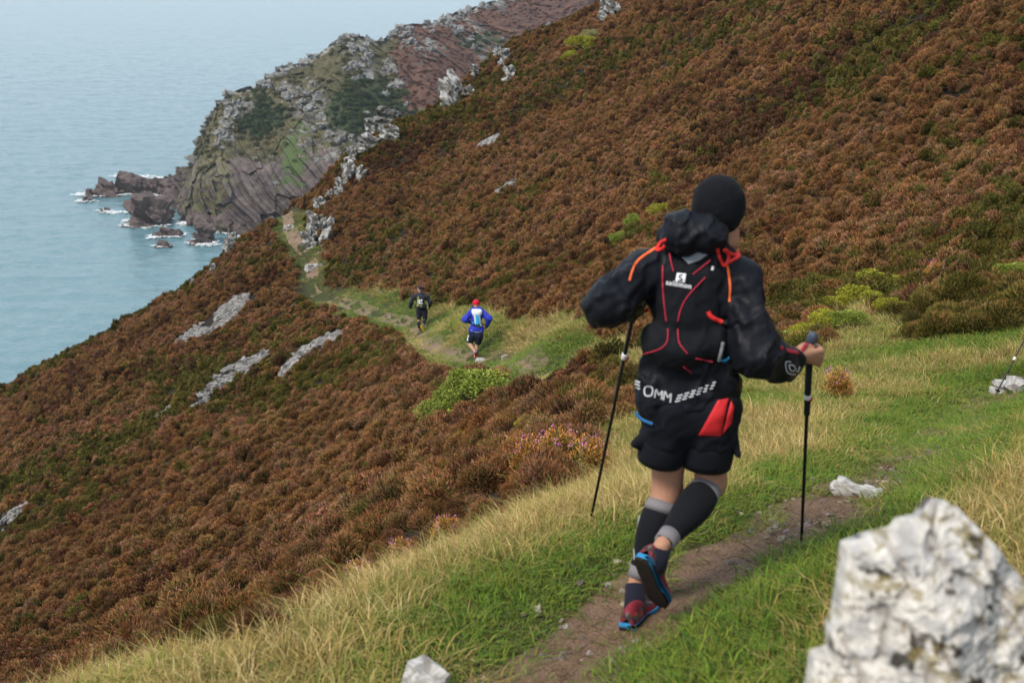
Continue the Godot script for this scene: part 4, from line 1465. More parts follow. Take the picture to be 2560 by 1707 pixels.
func pole(label: String, top: Vector3, tip: Vector3, ring_at: float, grip_long: float, group := "hiking poles", basket := false) -> void:
	var o := base("hiking_pole", tip)
	tag(o, label, "hiking pole", group)
	var black := mat(Color(0.012, 0.012, 0.014), 0.35)
	var foam := mat(Color(0.014, 0.014, 0.015), 0.9)
	var t := top - tip
	var u := t.normalized()
	var l := t.length()
	put("tip", tube_mesh([Vector3.ZERO, u * 0.03, u * 0.06], [0.003, 0.005, 0.006]), mat(Color(0.05, 0.05, 0.05), 0.4), o)
	put("shaft", tube_mesh([u * 0.055, u * l * ring_at, u * (l * ring_at + 0.001), u * (l - 0.12)], [0.0065, 0.0075, 0.009, 0.009]), black, o)
	put("clamp", tube_mesh([u * (l * ring_at - 0.018), u * (l * ring_at - 0.012), u * (l * ring_at + 0.010), u * (l * ring_at + 0.014)], [0.010, 0.0135, 0.0135, 0.010]), mat(Color(0.72, 0.71, 0.71), 0.5), o)
	put("clamp_lever", tube_mesh([u * (l * ring_at - 0.03) + Vector3(0.008, 0, 0.004), u * (l * ring_at - 0.008) + Vector3(0.012, 0, 0.006)], [0.006, 0.008]), mat(Color(0.5, 0.03, 0.04), 0.5), o)
	put("grip", tube_mesh([u * (l - grip_long), u * (l - grip_long + 0.01), u * (l - 0.16), u * (l - 0.12), u * (l - 0.06), u * (l - 0.035)], [0.0095, 0.0125, 0.0135, 0.0155, 0.0145, 0.016]), foam, o)
	put("grip_head", tube_mesh([u * (l - 0.037), u * (l - 0.02) + Vector3(0.004, 0, 0), u * l + Vector3(0.009, 0, 0), u * (l + 0.014) + Vector3(0.012, 0, 0), u * (l + 0.020) + Vector3(0.014, 0, 0)], [0.015, 0.020, 0.0205, 0.015, 0.004]), mat(Color(0.06, 0.075, 0.11), 0.45), o)
	if basket:
		put("basket", tube_mesh([u * 0.075, u * 0.08, u * 0.09, u * 0.095], [0.008, 0.024, 0.024, 0.008]), black, o)
		put("clamp", tube_mesh([u * 0.42, u * 0.425, u * 0.45, u * 0.455], [0.009, 0.013, 0.013, 0.009]), mat(Color(0.7, 0.7, 0.72), 0.4), o)

const BLACK := Color(0.0052, 0.0058, 0.0095)
const SKIN := Color(0.42, 0.215, 0.135)

func fabric(c: Color, rough := 0.62, sheen := 0.3) -> StandardMaterial3D:
	var m := mat(Color.WHITE, rough, true)
	m.albedo_color = c.linear_to_srgb()
	m.rim_enabled = true
	m.rim = sheen
	m.rim_tint = 0.4
	m.metallic_specular = 0.3
	return m

func skin_paint(p: Vector3) -> Color:
	var k := 1.0 + fine.get_noise_3d(p.x * 300.0, p.y * 300.0, p.z * 300.0) * 0.22
	return Color(k, k * 0.99, k * 0.98)

# ---------------------------------------------------------------- the near runner
func build_runner() -> void:
	var at := hit(1580, 1540)
	var root := base("person", at)
	tag(root, "runner in black jacket and hat seen from behind, walking with two hiking poles", "person", "runners on the path")
	var j := func(u: float, v: float, d: float) -> Vector3: return px(u, v, d) - at
	var ahead := Vector3(0, 0, -1)
	var sh_l: Vector3 = j.call(1618, 672, 4.12)
	var sh_r: Vector3 = j.call(1850, 694, 4.12)
	var el_l: Vector3 = j.call(1512, 762, 4.00)
	var el_r: Vector3 = j.call(1888, 876, 4.06)
	var wr_l: Vector3 = j.call(1588, 762, 4.36)
	var wr_r: Vector3 = j.call(1990, 887, 4.22)
	var chest_l: Vector3 = j.call(1688, 735, 4.13)
	var chest_r: Vector3 = j.call(1788, 742, 4.13)
	var waist_l: Vector3 = j.call(1690, 880, 4.17)
	var waist_r: Vector3 = j.call(1752, 880, 4.17)
	var hem_l: Vector3 = j.call(1668, 985, 4.20)
	var hem_r: Vector3 = j.call(1768, 965, 4.20)
	var hip_l: Vector3 = j.call(1676, 1025, 4.21)
	var hip_r: Vector3 = j.call(1772, 1020, 4.21)
	var knee_l: Vector3 = j.call(1668, 1225, 4.36)
	var knee_r: Vector3 = j.call(1778, 1205, 4.36)
	var ank_l: Vector3 = j.call(1588, 1462, 4.34)
	var ank_r: Vector3 = j.call(1652, 1368, 4.08)
	var head: Vector3 = j.call(1796, 520, 4.06)
	var neck: Vector3 = j.call(1772, 625, 4.09)

	# poles first: the hands close on them
	var top_r := px(2026, 842, 4.27)
	var tip_r := hit(2008, 1316)
	var top_l := px(1600, 705, 4.44)
	var tip_l := hit(1475, 1300)
	pole("black hiking pole in the runner's bare hand, planted on the bare path", top_r, tip_r, 0.75, 0.40)
	pole("black hiking pole slanting behind the runner's bent elbow into straw grass", top_l, tip_l, 0.74, 0.22)

	# body
	var body_caps := [
		cap(chest_l, chest_r, 0.07, 0.07), cap(waist_l, waist_r, 0.065, 0.065), cap(hem_l.lerp(hem_r, 0.3), hem_l.lerp(hem_r, 0.7), 0.075, 0.075, 0.05), cap(chest_l.lerp(chest_r, 0.5), waist_l.lerp(waist_r, 0.5), 0.075, 0.07, 0.05),
		cap(waist_l.lerp(waist_r, 0.5), hip_l.lerp(hip_r, 0.5), 0.07, 0.08, 0.05),
		cap(neck, head + Vector3(0, -0.03, 0), 0.052, 0.052), cap(neck, sh_l, 0.05, 0.045), cap(neck, sh_r, 0.05, 0.045),
		cap(sh_l, el_l, 0.05, 0.04, 0.03), cap(el_l, wr_l, 0.042, 0.028, 0.02), cap(sh_r, el_r, 0.05, 0.04, 0.03), cap(el_r, wr_r, 0.042, 0.028, 0.02),
		cap(hip_l, knee_l, 0.082, 0.056, 0.03), cap(hip_r, knee_r, 0.082, 0.057, 0.03)]
	for s in [[knee_l, ank_l], [knee_r, ank_r]]:
		var k: Vector3 = s[0]
		var a: Vector3 = s[1]
		var back := Vector3(0, 0.25, 1).normalized()
		body_caps.append(cap(k, k.lerp(a, 0.35) + back * 0.012, 0.052, 0.053, 0.03))
		body_caps.append(cap(k.lerp(a, 0.35) + back * 0.012, k.lerp(a, 0.75), 0.053, 0.034, 0.03))
		body_caps.append(cap(k.lerp(a, 0.7), a, 0.034, 0.030, 0.02))
	var b := net(body_caps, 0.012, 0.0, 1.0, skin_paint)
	var face := Vector3(0.42, -0.05, -0.9).normalized()
	var side := face.cross(Vector3.UP).normalized()
	var head_caps := [cap(head + Vector3(0, 0.025, 0), head + face * 0.02 + Vector3(0, 0.02, 0), 0.070, 0.070, 0.03), cap(head + face * 0.045 - Vector3(0, 0.03, 0), head + face * 0.06 - Vector3(0, 0.085, 0), 0.055, 0.032, 0.04),
		cap(head - Vector3(0, 0.05, 0), neck, 0.056, 0.052, 0.03), cap(j.call(1822, 556, 4.07), j.call(1822, 600, 4.10), 0.034, 0.040, 0.03), cap(head + face * 0.088 - Vector3(0, 0.005, 0), head + face * 0.108 - Vector3(0, 0.035, 0), 0.009, 0.013, 0.012), cap(head + face * 0.085 - Vector3(0, 0.062, 0) - side * 0.02, head + face * 0.085 - Vector3(0, 0.062, 0) + side * 0.02, 0.009, 0.009, 0.006)]
	for s: float in [-1.0, 1.0]:
		head_caps.append(cap(head + side * 0.076 * s + Vector3(0, -0.005, 0), head + side * 0.079 * s + Vector3(0, -0.045, 0) + face * 0.005, 0.014, 0.010, 0.006))
	b = net(head_caps, 0.006, 0.0, 1.0, skin_paint, b)
	var down_r := (tip_r - top_r).normalized()
	var grip_r := top_r + down_r * 0.085 - at
	b = net(hand_caps(wr_r, grip_r, down_r, Vector3(0.97, 0.0, 0.2).normalized(), Vector3(-0.2, 0.1, -0.97).normalized()), 0.0035, 0.0, 1.0, skin_paint, b)
	var down_l := (tip_l - top_l).normalized()
	var grip_l := top_l + down_l * 0.075 - at
	b = net(hand_caps(wr_l, grip_l, down_l, Vector3(-0.5, 0.0, -0.85).normalized(), Vector3(0.85, 0.1, -0.5).normalized()), 0.0045, 0.0, 1.0, skin_paint, b)
	put("body", solid(b.v, b.i, b.c), fabric(SKIN, 0.6, 0.0), root)
	for s: float in [-1.0, 1.0]:
		put("eye", tube_mesh([head + face * 0.078 + side * 0.03 * s, head + face * 0.0865 + side * 0.03 * s], [0.010, 0.007], 10), mat(Color(0.25, 0.22, 0.2), 0.3), root)

	# hat
	var crown: Vector3 = j.call(1797, 502, 4.06)
	netted("hat", [cap(crown, crown + face * 0.012, 0.092, 0.090, 0.02), cap(crown - Vector3(0, 0.045, 0) - face * 0.004, crown - Vector3(0, 0.035, 0) + face * 0.014, 0.087, 0.0855, 0.03)], 0.007, fabric(Color(0.0050, 0.0050, 0.0072), 0.9, 0.12), root, 0.0015, 0.5)

	put("hat_fold", tube_mesh(range(25).map(func(i: int) -> Vector3: return crown - Vector3(0, 0.058, 0) + face * 0.004 + (side * cos(TAU * i / 24.0) + face * sin(TAU * i / 24.0)) * 0.0845), range(25).map(func(_i: int) -> float: return 0.0055), 8), fabric(Color(0.0050, 0.0050, 0.0072), 0.9, 0.12), root)

	# jacket
	var jc := [
		cap(chest_l, chest_r, 0.104, 0.104, 0.05, ahead, 0.86), cap(chest_l.lerp(chest_r, 0.5), waist_l.lerp(waist_r, 0.5), 0.118, 0.112, 0.05, ahead, 0.84), cap(waist_l, waist_r, 0.108, 0.108, 0.05, ahead, 0.88),
		cap(waist_l, hem_l, 0.104, 0.110, 0.05, ahead, 0.9), cap(waist_r, hem_r, 0.104, 0.110, 0.05, ahead, 0.9), cap(hem_l, hem_r, 0.112, 0.112, 0.05, ahead, 0.92),
		cap(hem_l + Vector3(0.005, -0.075, 0), hem_r + Vector3(-0.02, -0.055, 0), 0.084, 0.082, 0.06, ahead, 1.15),
		cap(sh_l, sh_r, 0.064, 0.064, 0.05), cap(sh_l.lerp(neck, 0.45), neck + Vector3(0.0, 0.0, 0.01), 0.062, 0.066, 0.05), cap(sh_r.lerp(neck, 0.45), neck, 0.060, 0.062, 0.05),
		cap(sh_l, el_l, 0.068, 0.072, 0.04), cap(el_l, el_l.lerp(wr_l, 0.75), 0.072, 0.052, 0.03), cap(el_l.lerp(wr_l, 0.7), wr_l, 0.052, 0.044, 0.02),
		cap(sh_r, el_r.lerp(sh_r, 0.2), 0.068, 0.069, 0.04), cap(el_r.lerp(sh_r, 0.2), el_r, 0.069, 0.070, 0.04), cap(el_r + Vector3(0.01, -0.012, 0), j.call(1945, 902, 4.14), 0.080, 0.072, 0.04), cap(j.call(1940, 904, 4.13), j.call(1974, 905, 4.19), 0.070, 0.052, 0.02), cap(j.call(1850, 850, 4.1), j.call(1890, 890, 4.08), 0.06, 0.07, 0.05), cap(j.call(1965, 922, 4.18), j.call(1966, 932, 4.18), 0.030, 0.028, 0.03)]
	# folds of the cloth: ridges laid along it
	var ridges := []
	for q in [[[1606, 700], [1560, 745], [1520, 800]], [[1598, 745], [1556, 775], [1530, 812]], [[1575, 668], [1530, 705], [1500, 745]], [[1612, 760], [1580, 790], [1550, 800]], [[1838, 750], [1866, 810], [1872, 880]], [[1836, 800], [1852, 860], [1880, 915]], [[1880, 720], [1905, 790], [1922, 850]], [[1880, 900], [1910, 895], [1940, 880]], [[1862, 700], [1890, 760], [1902, 830]],
		[[1640, 915], [1632, 955], [1640, 1010]], [[1762, 915], [1782, 960], [1800, 990]], [[1700, 918], [1735, 935], [1790, 925]], [[1612, 905], [1606, 950], [1600, 1000]], [[1805, 905], [1822, 945], [1840, 985]]]:
		var last := Vector3.ZERO
		for i in 3:
			var s := touch(jc, at, q[i][0], q[i][1], 3.4, 5.0)
			s -= slope_of(jc, s) * 0.004
			if i > 0: ridges.append(cap(last, s, 0.0105 if i == 1 else 0.013, 0.013 if i == 1 else 0.006, 0.016))
			last = s
	jc.append_array(ridges)
	var cloth := fabric(BLACK, 0.55, 0.08)
	var jacket := netted("jacket", jc, 0.0075, cloth, root, 0.0085, 1.25)
	var hood_caps := [cap(j.call(1700, 584, 4.02), j.call(1775, 592, 4.00), 0.066, 0.062, 0.04), cap(j.call(1715, 574, 4.03), j.call(1760, 577, 4.02), 0.064, 0.060, 0.04), cap(j.call(1772, 596, 4.01), j.call(1806, 612, 4.05), 0.052, 0.026, 0.03), cap(j.call(1690, 600, 4.05), j.call(1678, 590, 4.12), 0.050, 0.045, 0.03)]
	netted("hood", hood_caps, 0.007, cloth, jacket, 0.009, 1.0)
	var orange := mat(Color(0.75, 0.13, 0.03), 0.6)
	var silver := mat(Color(0.50, 0.50, 0.52), 0.4)
	var red := mat(Color(0.62, 0.025, 0.03), 0.6)
	var whole := creased(jc, 0.0085, 1.25)
	for q in [[[1650, 612], [1625, 628], [1596, 650], [1582, 675], [1574, 702]], [[1819, 664], [1823, 690], [1826, 720], [1824, 755]]]:
		put("piping", stripe_mesh(whole, at, q, 6.0, 0.003, 3.4, 5.0), orange, jacket)
	# lettering and dashes across the tail of the jacket
	for q in OMM:
		put("print", stripe_mesh(whole, at, q, 4.0, 0.002, 3.4, 5.0, 1.5), silver, jacket)
	for row in 3:
		for c in 6:
			var u := 1694.0 + c * 17.5 - row * 3.0
			var v := 990.0 - c * 5.2 + row * 7.2 - (0.25 * c * c)
			put("print", stripe_mesh(whole, at, [[u, v], [u + 7.0, v - 1.6], [u + 13.0 - c, v - 3.2]], 4.2, 0.003, 3.4, 5.0, 3.0), silver, jacket)
		put("print", stripe_mesh(whole, at, [[1588, 952 + row * 8.0], [1594, 954 + row * 8.0], [1600, 957 + row * 8.0]], 5.0, 0.003, 3.4, 5.0, 3.0), silver, jacket)
	for q in [[[1978, 905], [1967, 904], [1965, 911], [1969, 930], [1984, 937], [1990, 934]], [[1984, 913], [1974, 912], [1974, 916], [1977, 926], [1985, 928], [1987, 924]], [[1985, 913], [1995, 930], [2000, 916]]]:
		put("print", stripe_mesh(whole, at, q, 2.6, 0.002, 3.4, 5.0, 3.0), silver, jacket)

	# shorts, with the red side panel and the loose split hems
	var sc := [cap(hip_l + Vector3(0.01, 0, 0), hip_r, 0.106, 0.108, 0.05), cap(hip_l, j.call(1664, 1085, 4.24), 0.106, 0.092, 0.04), cap(hip_r, j.call(1772, 1085, 4.24), 0.110, 0.100, 0.04)]
	var short_cloth := fabric(Color(0.0052, 0.0058, 0.010), 0.8, 0.1)
	var shorts := netted("shorts", sc, 0.010, short_cloth, root, 0.006, 1.4)
	put("shorts_leg", tube_mesh([j.call(1668, 1075, 4.24), j.call(1660, 1110, 4.26), j.call(1653, 1136, 4.28), j.call(1650, 1151, 4.29)], [0.090, 0.094, 0.090, 0.086], 26), short_cloth, shorts)
	put("shorts_leg", tube_mesh([j.call(1773, 1075, 4.24), j.call(1769, 1110, 4.26), j.call(1766, 1142, 4.28), j.call(1764, 1160, 4.29)], [0.098, 0.103, 0.100, 0.096], 26), short_cloth, shorts)
	netted("split_hem", [cap(j.call(1615, 1092, 4.24), j.call(1584, 1108, 4.22), 0.030, 0.007, 0.04), cap(j.call(1612, 1120, 4.25), j.call(1590, 1112, 4.23), 0.02, 0.007, 0.04)], 0.007, short_cloth, shorts)
	netted("split_hem", [cap(j.call(1832, 1085, 4.22), j.call(1847, 1140, 4.2), 0.022, 0.004, 0.03), cap(j.call(1826, 1110, 4.24), j.call(1846, 1136, 4.2), 0.02, 0.004, 0.03)], 0.007, short_cloth, shorts)
	var sj := creased(sc, 0.006, 1.4) + whole
	put("side_panel", patch_mesh(sj, at, [[1795, 1000], [1822, 995], [1802, 1090], [1746, 1088]], 8, 10, 0.006, 3.4, 5.0), red, shorts)
	put("side_panel", patch_mesh(sj, at, [[1828, 1000], [1836, 1018], [1829, 1060], [1806, 1086]], 5, 10, 0.006, 3.4, 5.0), red, shorts)
	put("waistband", stripe_mesh(sj, at, [[1588, 1030], [1605, 1048], [1632, 1060]], 7.0, 0.005, 3.4, 5.0), mat(Color(0.02, 0.14, 0.34), 0.6), shorts)

	# calf sleeves with grey bands, socks, shoes
	var knit := fabric(Color(0.0062, 0.0065, 0.009), 0.85, 0.12)
	var grey := fabric(Color(0.19, 0.175, 0.18), 0.85, 0.3)
	var back := Vector3(0, 0.25, 1).normalized()
	for s in [[knee_l, ank_l, 0.12, 0.93], [knee_r, ank_r, 0.08, 0.94]]:
		var k: Vector3 = s[0]
		var a: Vector3 = s[1]
		var pts := []
		var rad := []
		for i in 15:
			var t := lerpf(s[2], s[3], i / 14.0)
			pts.append(k.lerp(a, t) + back * 0.013 * sin(PI * clampf(t / 0.75, 0.0, 1.0)))
			rad.append(lerpf(0.054, 0.068, smoothstep(0.05, 0.32, t)) if t < 0.34 else lerpf(0.068, 0.0375, smoothstep(0.34, 0.92, t)))
		var sleeve := put("calf_sleeve", tube_mesh(pts, rad, 22), knit, root)
		put("band", tube_mesh([pts[0], pts[1], pts[2]], [rad[0] + 0.0015, rad[1] + 0.002, rad[2] + 0.0015], 22), grey, sleeve)
		put("band", tube_mesh([pts[12], pts[13], pts[14]], [rad[12] + 0.0015, rad[13] + 0.002, rad[14] + 0.0015], 22), grey, sleeve)
	put("print", stripe_mesh(body_caps, at, [[1603, 1290], [1594, 1340], [1589, 1400]], 3.0, 0.011, 3.4, 5.0), mat(Color(0.3, 0.3, 0.31), 0.6), root)
	var heel_l := hit(1566, 1534) - at + Vector3(0, 0.0, 0.0)
	var toe_l := heel_l + Vector3(0.13, 0.0, -0.25)
	toe_l.y = ground(toe_l.x + at.x, -(toe_l.z + at.z)) - at.y + 0.005
	heel_l.y += 0.006
	var heel_r: Vector3 = j.call(1600, 1404, 4.02)
	var toe_r: Vector3 = j.call(1650, 1527, 4.18)
	var upper := func(q: Vector3) -> Color:
		var n := fine.get_noise_3d(q.x * 900.0, q.y * 900.0, q.z * 700.0)
		var c := Color(0.045, 0.032, 0.03) if n < 0.12 else Color(0.15, 0.13, 0.115)
		if q.y < 0.054 or (q.y > 0.074 and q.z > -0.13): c = Color(0.20, 0.022, 0.035)
		elif n > 0.30: c = Color(0.50, 0.09, 0.07)
		return c
	var blue := Color(0.03, 0.22, 0.42)
	var mud := Color(0.022, 0.015, 0.012)
	shoe(root, heel_l, toe_l, Vector3.UP, 0.285, upper, blue, mud, "maroon shoe with blue midsole planted on the path")
	shoe(root, heel_r, toe_r, Vector3(0.62, 0.2, -0.75), 0.285, upper, blue, mud, "lifted maroon shoe showing its muddy dark sole")
	for s in [[ank_l, heel_l, toe_l], [ank_r, heel_r, toe_r]]:
		var f: Vector3 = (s[2] - s[1]).normalized()
		var low: Vector3 = s[1] + f * 0.075 + (s[0] - s[1]).normalized() * 0.045
		put("sock", tube_mesh([low, low.lerp(s[0], 0.45), low.lerp(s[0], 1.0)], [0.043, 0.041, 0.038], 18), fabric(Color(0.012, 0.012, 0.022), 0.9, 0.3), root)
		put("print", tube_mesh([low.lerp(s[0], 0.6) + Vector3(-0.012, 0, 0.035), low.lerp(s[0], 0.8) + Vector3(-0.012, 0, 0.033)], [0.006, 0.005], 6), mat(Color(0.22, 0.2, 0.45), 0.8), root)
	# wrist loop of the pole
	put("wrist_strap", stripe_mesh(hand_caps(wr_r, grip_r, down_r, Vector3(0.97, 0.0, 0.2).normalized(), Vector3(-0.2, 0.1, -0.97).normalized()) + jc, at, [[1950, 868], [1975, 877], [2000, 880], [2012, 868], [2022, 852]], 10.0, 0.004, 3.4, 5.0), mat(Color(0.30, 0.02, 0.035), 0.7), root)
	build_pack(at, whole, creased(hood_caps, 0.009, 1.0))
	print("runner done")

const OMM := [[[1619, 966], [1629, 968], [1632, 976], [1629, 987], [1621, 990], [1613, 987], [1611, 978], [1613, 969], [1619, 966]],
	[[1637, 994], [1641, 974], [1648, 987], [1656, 978], [1654, 998]], [[1659, 1000], [1663, 979], [1670, 993], [1678, 985], [1676, 1006]]]

func build_pack(at: Vector3, jc: Array, hood: Array) -> void:
	var o := base("backpack", at)
	tag(o, "black running backpack with thin red piping on the runner in the hat", "backpack")
	var j := func(u: float, v: float, d: float) -> Vector3: return px(u, v, d) - at
	var ahead := Vector3(0, 0, -1)
	var pc := [cap(j.call(1688, 682, 4.05), j.call(1772, 690, 4.05), 0.050, 0.050, 0.03, ahead, 0.72), cap(j.call(1688, 700, 4.045), j.call(1676, 800, 4.06), 0.054, 0.054, 0.03, ahead, 0.72), cap(j.call(1770, 705, 4.045), j.call(1760, 800, 4.06), 0.052, 0.054, 0.03, ahead, 0.72), cap(j.call(1728, 710, 4.045), j.call(1720, 800, 4.055), 0.062, 0.062, 0.03, ahead, 0.72),
		cap(j.call(1638, 838, 4.07), j.call(1782, 840, 4.07), 0.050, 0.050, 0.02, ahead, 0.9), cap(j.call(1640, 866, 4.07), j.call(1780, 868, 4.07), 0.050, 0.048, 0.03, ahead, 0.95), cap(j.call(1655, 872, 4.045), j.call(1730, 878, 4.04), 0.044, 0.042, 0.03), cap(j.call(1665, 896, 4.065), j.call(1725, 900, 4.06), 0.038, 0.036, 0.03)]
	var black := fabric(Color(0.0048, 0.0052, 0.0075), 0.75, 0.06)
	var dusty := func(p: Vector3) -> Color:
		# dried splashes of grey mud on the bottom pocket
		var n := fine.get_noise_3d(p.x * 420.0, p.y * 420.0, p.z * 420.0) + 0.5 * soft.get_noise_3d(p.x * 700.0, p.y * 700.0, p.z * 700.0)
		var low: Vector3 = j.call(1660, 880, 4.0)
		var near := smoothstep(0.15, 0.02, p.distance_to(low))
		return Color.WHITE.lerp(Color(5.5, 6.0, 6.2), clampf((n + 0.05) * 2.4, 0.0, 1.0) * near)
	var bag := netted("bag", pc, 0.009, black, o, 0.004, 0.8, dusty)
	var red := mat(Color(0.42, 0.02, 0.045), 0.6)
	var bright := mat(Color(0.78, 0.035, 0.03), 0.6)
	pc = creased(pc, 0.004, 0.8)
	for q in [[[1657, 664], [1657, 714], [1661, 764], [1666, 803]], [[1764, 693], [1721, 739], [1703, 771], [1695, 803]], [[1777, 650], [1755, 668], [1732, 686]], [[1673, 628], [1678, 655], [1684, 678]], [[1670, 821], [1668, 853], [1650, 872], [1607, 886]], [[1695, 821], [1698, 855], [1719, 884]], [[1739, 896], [1760, 900], [1782, 905]], [[1708, 916], [1718, 924], [1728, 931]]]:
		put("piping", stripe_mesh(pc + jc, at, q, 3.4, 0.003, 3.4, 5.0), red, o)
	for q in [[[1668, 598], [1652, 606], [1640, 622], [1655, 622], [1664, 612]], [[1794, 620], [1800, 645], [1812, 664], [1822, 640], [1808, 622]], [[1812, 622], [1828, 634], [1846, 638]], [[1818, 658], [1835, 648], [1848, 640], [1842, 628]]]:
		put("strap", stripe_mesh(pc + jc + hood, at, q, 8.0, 0.005, 3.4, 5.0), bright, o)
	put("strap", stripe_mesh(pc + jc, at, [[1770, 778], [1780, 793], [1806, 805]], 11.0, 0.006, 3.4, 5.0), bright, o)
	put("strap", stripe_mesh(pc + jc, at, [[1613, 770], [1617, 776], [1620, 780]], 10.0, 0.006, 3.4, 5.0), bright, o)
	put("collar_mesh", patch_mesh(pc + jc, at, [[1690, 630], [1790, 622], [1752, 650], [1722, 660]], 8, 5, 0.004, 3.4, 5.0), mat(Color(0.22, 0.23, 0.25), 0.6), o)
	put("side_cord", stripe_mesh(pc + jc, at, [[1808, 855], [1803, 880], [1797, 903]], 8.0, 0.006, 3.4, 5.0), mat(Color(0.22, 0.22, 0.23), 0.7), o)
	put("tube", stripe_mesh(pc + jc, at, [[1800, 900], [1812, 901], [1826, 893]], 6.0, 0.006, 3.4, 5.0), mat(Color(0.03, 0.28, 0.5), 0.5), o)
	# emblem and maker's word
	var white := mat(Color(0.78, 0.78, 0.78), 0.6)
	put("emblem", patch_mesh(pc, at, [[1693, 682], [1716, 684], [1712, 707], [1688, 704]], 6, 6, 0.004, 3.4, 5.0), white, o)
	put("emblem", stripe_mesh(pc, at, [[1707, 688], [1699, 689], [1700, 694], [1705, 697], [1704, 701], [1696, 701]], 4.0, 0.0065, 3.4, 5.0, 2.0), black, o)
	word("salomon", pc, at, 1697, 711, 0.0165, -0.12, white, o, 3.4, 5.0, 0.004)
	put("reflector", stripe_mesh(pc + jc, at, [[1783, 666], [1781, 676]], 7.0, 0.004, 3.4, 5.0), mat(Color(0.5, 0.5, 0.5), 0.4), o)

# ---------------------------------------------------------------- the two far runners
func build_far_runners() -> void:
	# black jacket, number on the pack
	var d := 41.6
	var at := hit(1047, 829)
	d = (at - EYE).dot(dir(1280, 853.5))
	var root := base("person", at)
	tag(root, "far runner in black jacket and shorts with one yellow sole lifted", "person", "runners on the path")
	var j := func(u: float, v: float, e := 0.0) -> Vector3: return px(u, v, d + e) - at
	var arms := [cap(j.call(1034, 741), j.call(1027, 757), 0.08, 0.075, 0.03), cap(j.call(1027, 757), j.call(1026, 769, 0.1), 0.075, 0.055, 0.03), cap(j.call(1067, 741), j.call(1075, 756), 0.08, 0.08, 0.03), cap(j.call(1075, 756), j.call(1074, 766, 0.12), 0.075, 0.055, 0.03)]
	var jc := arms + [cap(j.call(1041, 743), j.call(1060, 743), 0.11, 0.11, 0.05), cap(j.call(1045, 765), j.call(1059, 766), 0.11, 0.105, 0.07), cap(j.call(1050, 745), j.call(1052, 765), 0.15, 0.14, 0.05, Vector3(0, 0, -1), 0.8), cap(j.call(1044, 736), j.call(1057, 736), 0.07, 0.07, 0.04)]
	var bc := [cap(j.call(1049, 736), j.call(1049, 727), 0.055, 0.06, 0.03), cap(j.call(1049.3, 724), j.call(1049.3, 726, 0.03), 0.095, 0.085, 0.03), cap(j.call(1051, 745), j.call(1052, 766), 0.09, 0.08), cap(j.call(1034, 741), j.call(1027, 757), 0.05, 0.04), cap(j.call(1027, 757), j.call(1026, 770, 0.1), 0.04, 0.03), cap(j.call(1067, 741), j.call(1075, 756), 0.05, 0.04), cap(j.call(1075, 756), j.call(1074, 767, 0.12), 0.04, 0.03),
		cap(j.call(1026, 770, 0.1), j.call(1026.5, 775, 0.12), 0.035, 0.03, 0.02), cap(j.call(1074, 767, 0.12), j.call(1073, 771, 0.16), 0.035, 0.03, 0.02),
		cap(j.call(1048, 780), j.call(1047, 800), 0.09, 0.06), cap(j.call(1047, 800), j.call(1048, 823), 0.058, 0.036, 0.03), cap(j.call(1060, 780), j.call(1062, 800), 0.09, 0.06), cap(j.call(1062, 800), j.call(1057, 812, -0.32), 0.058, 0.038, 0.03)]
	netted("body", bc, 0.02, fabric(SKIN, 0.6, 0.0), root, 0.0, 1.0, skin_paint)
	netted("jacket", jc, 0.02, fabric(Color(0.014, 0.016, 0.024), 0.6, 0.4), root, 0.012, 2.0)
	netted("hat", [cap(j.call(1049.4, 721.5), j.call(1049.4, 723, 0.02), 0.105, 0.10, 0.03)], 0.015, fabric(Color(0.02, 0.02, 0.028), 0.8, 0.3), root)
	put("hat_band", stripe_mesh([cap(j.call(1049.4, 721.5), j.call(1049.4, 723, 0.02), 0.107, 0.102, 0.03)], at, [[1044, 720], [1047, 725], [1054, 725.5]], 1.4, 0.006, d - 2, d + 2, 1.0), mat(Color(0.5, 0.48, 0.5), 0.6), root)
	netted("shorts", [cap(j.call(1048, 776), j.call(1060, 776), 0.12, 0.12, 0.05), cap(j.call(1048, 780), j.call(1047, 796), 0.12, 0.082, 0.03), cap(j.call(1061, 780), j.call(1062.5, 796), 0.12, 0.085, 0.03)], 0.02, fabric(Color(0.011, 0.012, 0.018), 0.8, 0.3), root)
	put("belt", stripe_mesh(jc, at, [[1048, 774.5], [1054, 775.5], [1061, 774]], 2.4, 0.02, d - 2, d + 2, 1.0), mat(Color(0.5, 0.02, 0.04), 0.6), root)
	put("calf_sleeve", tube_mesh([j.call(1047, 804), j.call(1047.3, 811), j.call(1048, 821)], [0.060, 0.066, 0.042]), fabric(Color(0.014, 0.012, 0.02), 0.85, 0.3), root)
	put("calf_sleeve", tube_mesh([j.call(1061.5, 801.5, -0.03), j.call(1060, 805.5, -0.15), j.call(1057.6, 811, -0.3)], [0.062, 0.066, 0.044]), fabric(Color(0.014, 0.012, 0.02), 0.85, 0.3), root)
	var yellow := Color(0.62, 0.48, 0.02)
	var dull := func(_q: Vector3) -> Color: return Color(0.12, 0.10, 0.06)
	shoe(root, j.call(1047, 829) + Vector3(0, 0.005, 0), j.call(1047, 829) + Vector3(0.08, 0.005, -0.27), Vector3.UP, 0.29, dull, Color(0.5, 0.4, 0.2), Color(0.06, 0.05, 0.04))
	shoe(root, j.call(1052, 815, -0.36), j.call(1060, 829.5, -0.22), Vector3(0.1, 0.35, -1), 0.30, dull, yellow, yellow, "lifted shoe showing its yellow sole")
	var pk := base("backpack", at)
	tag(pk, "dark backpack with white race number on the far runner in black", "backpack")
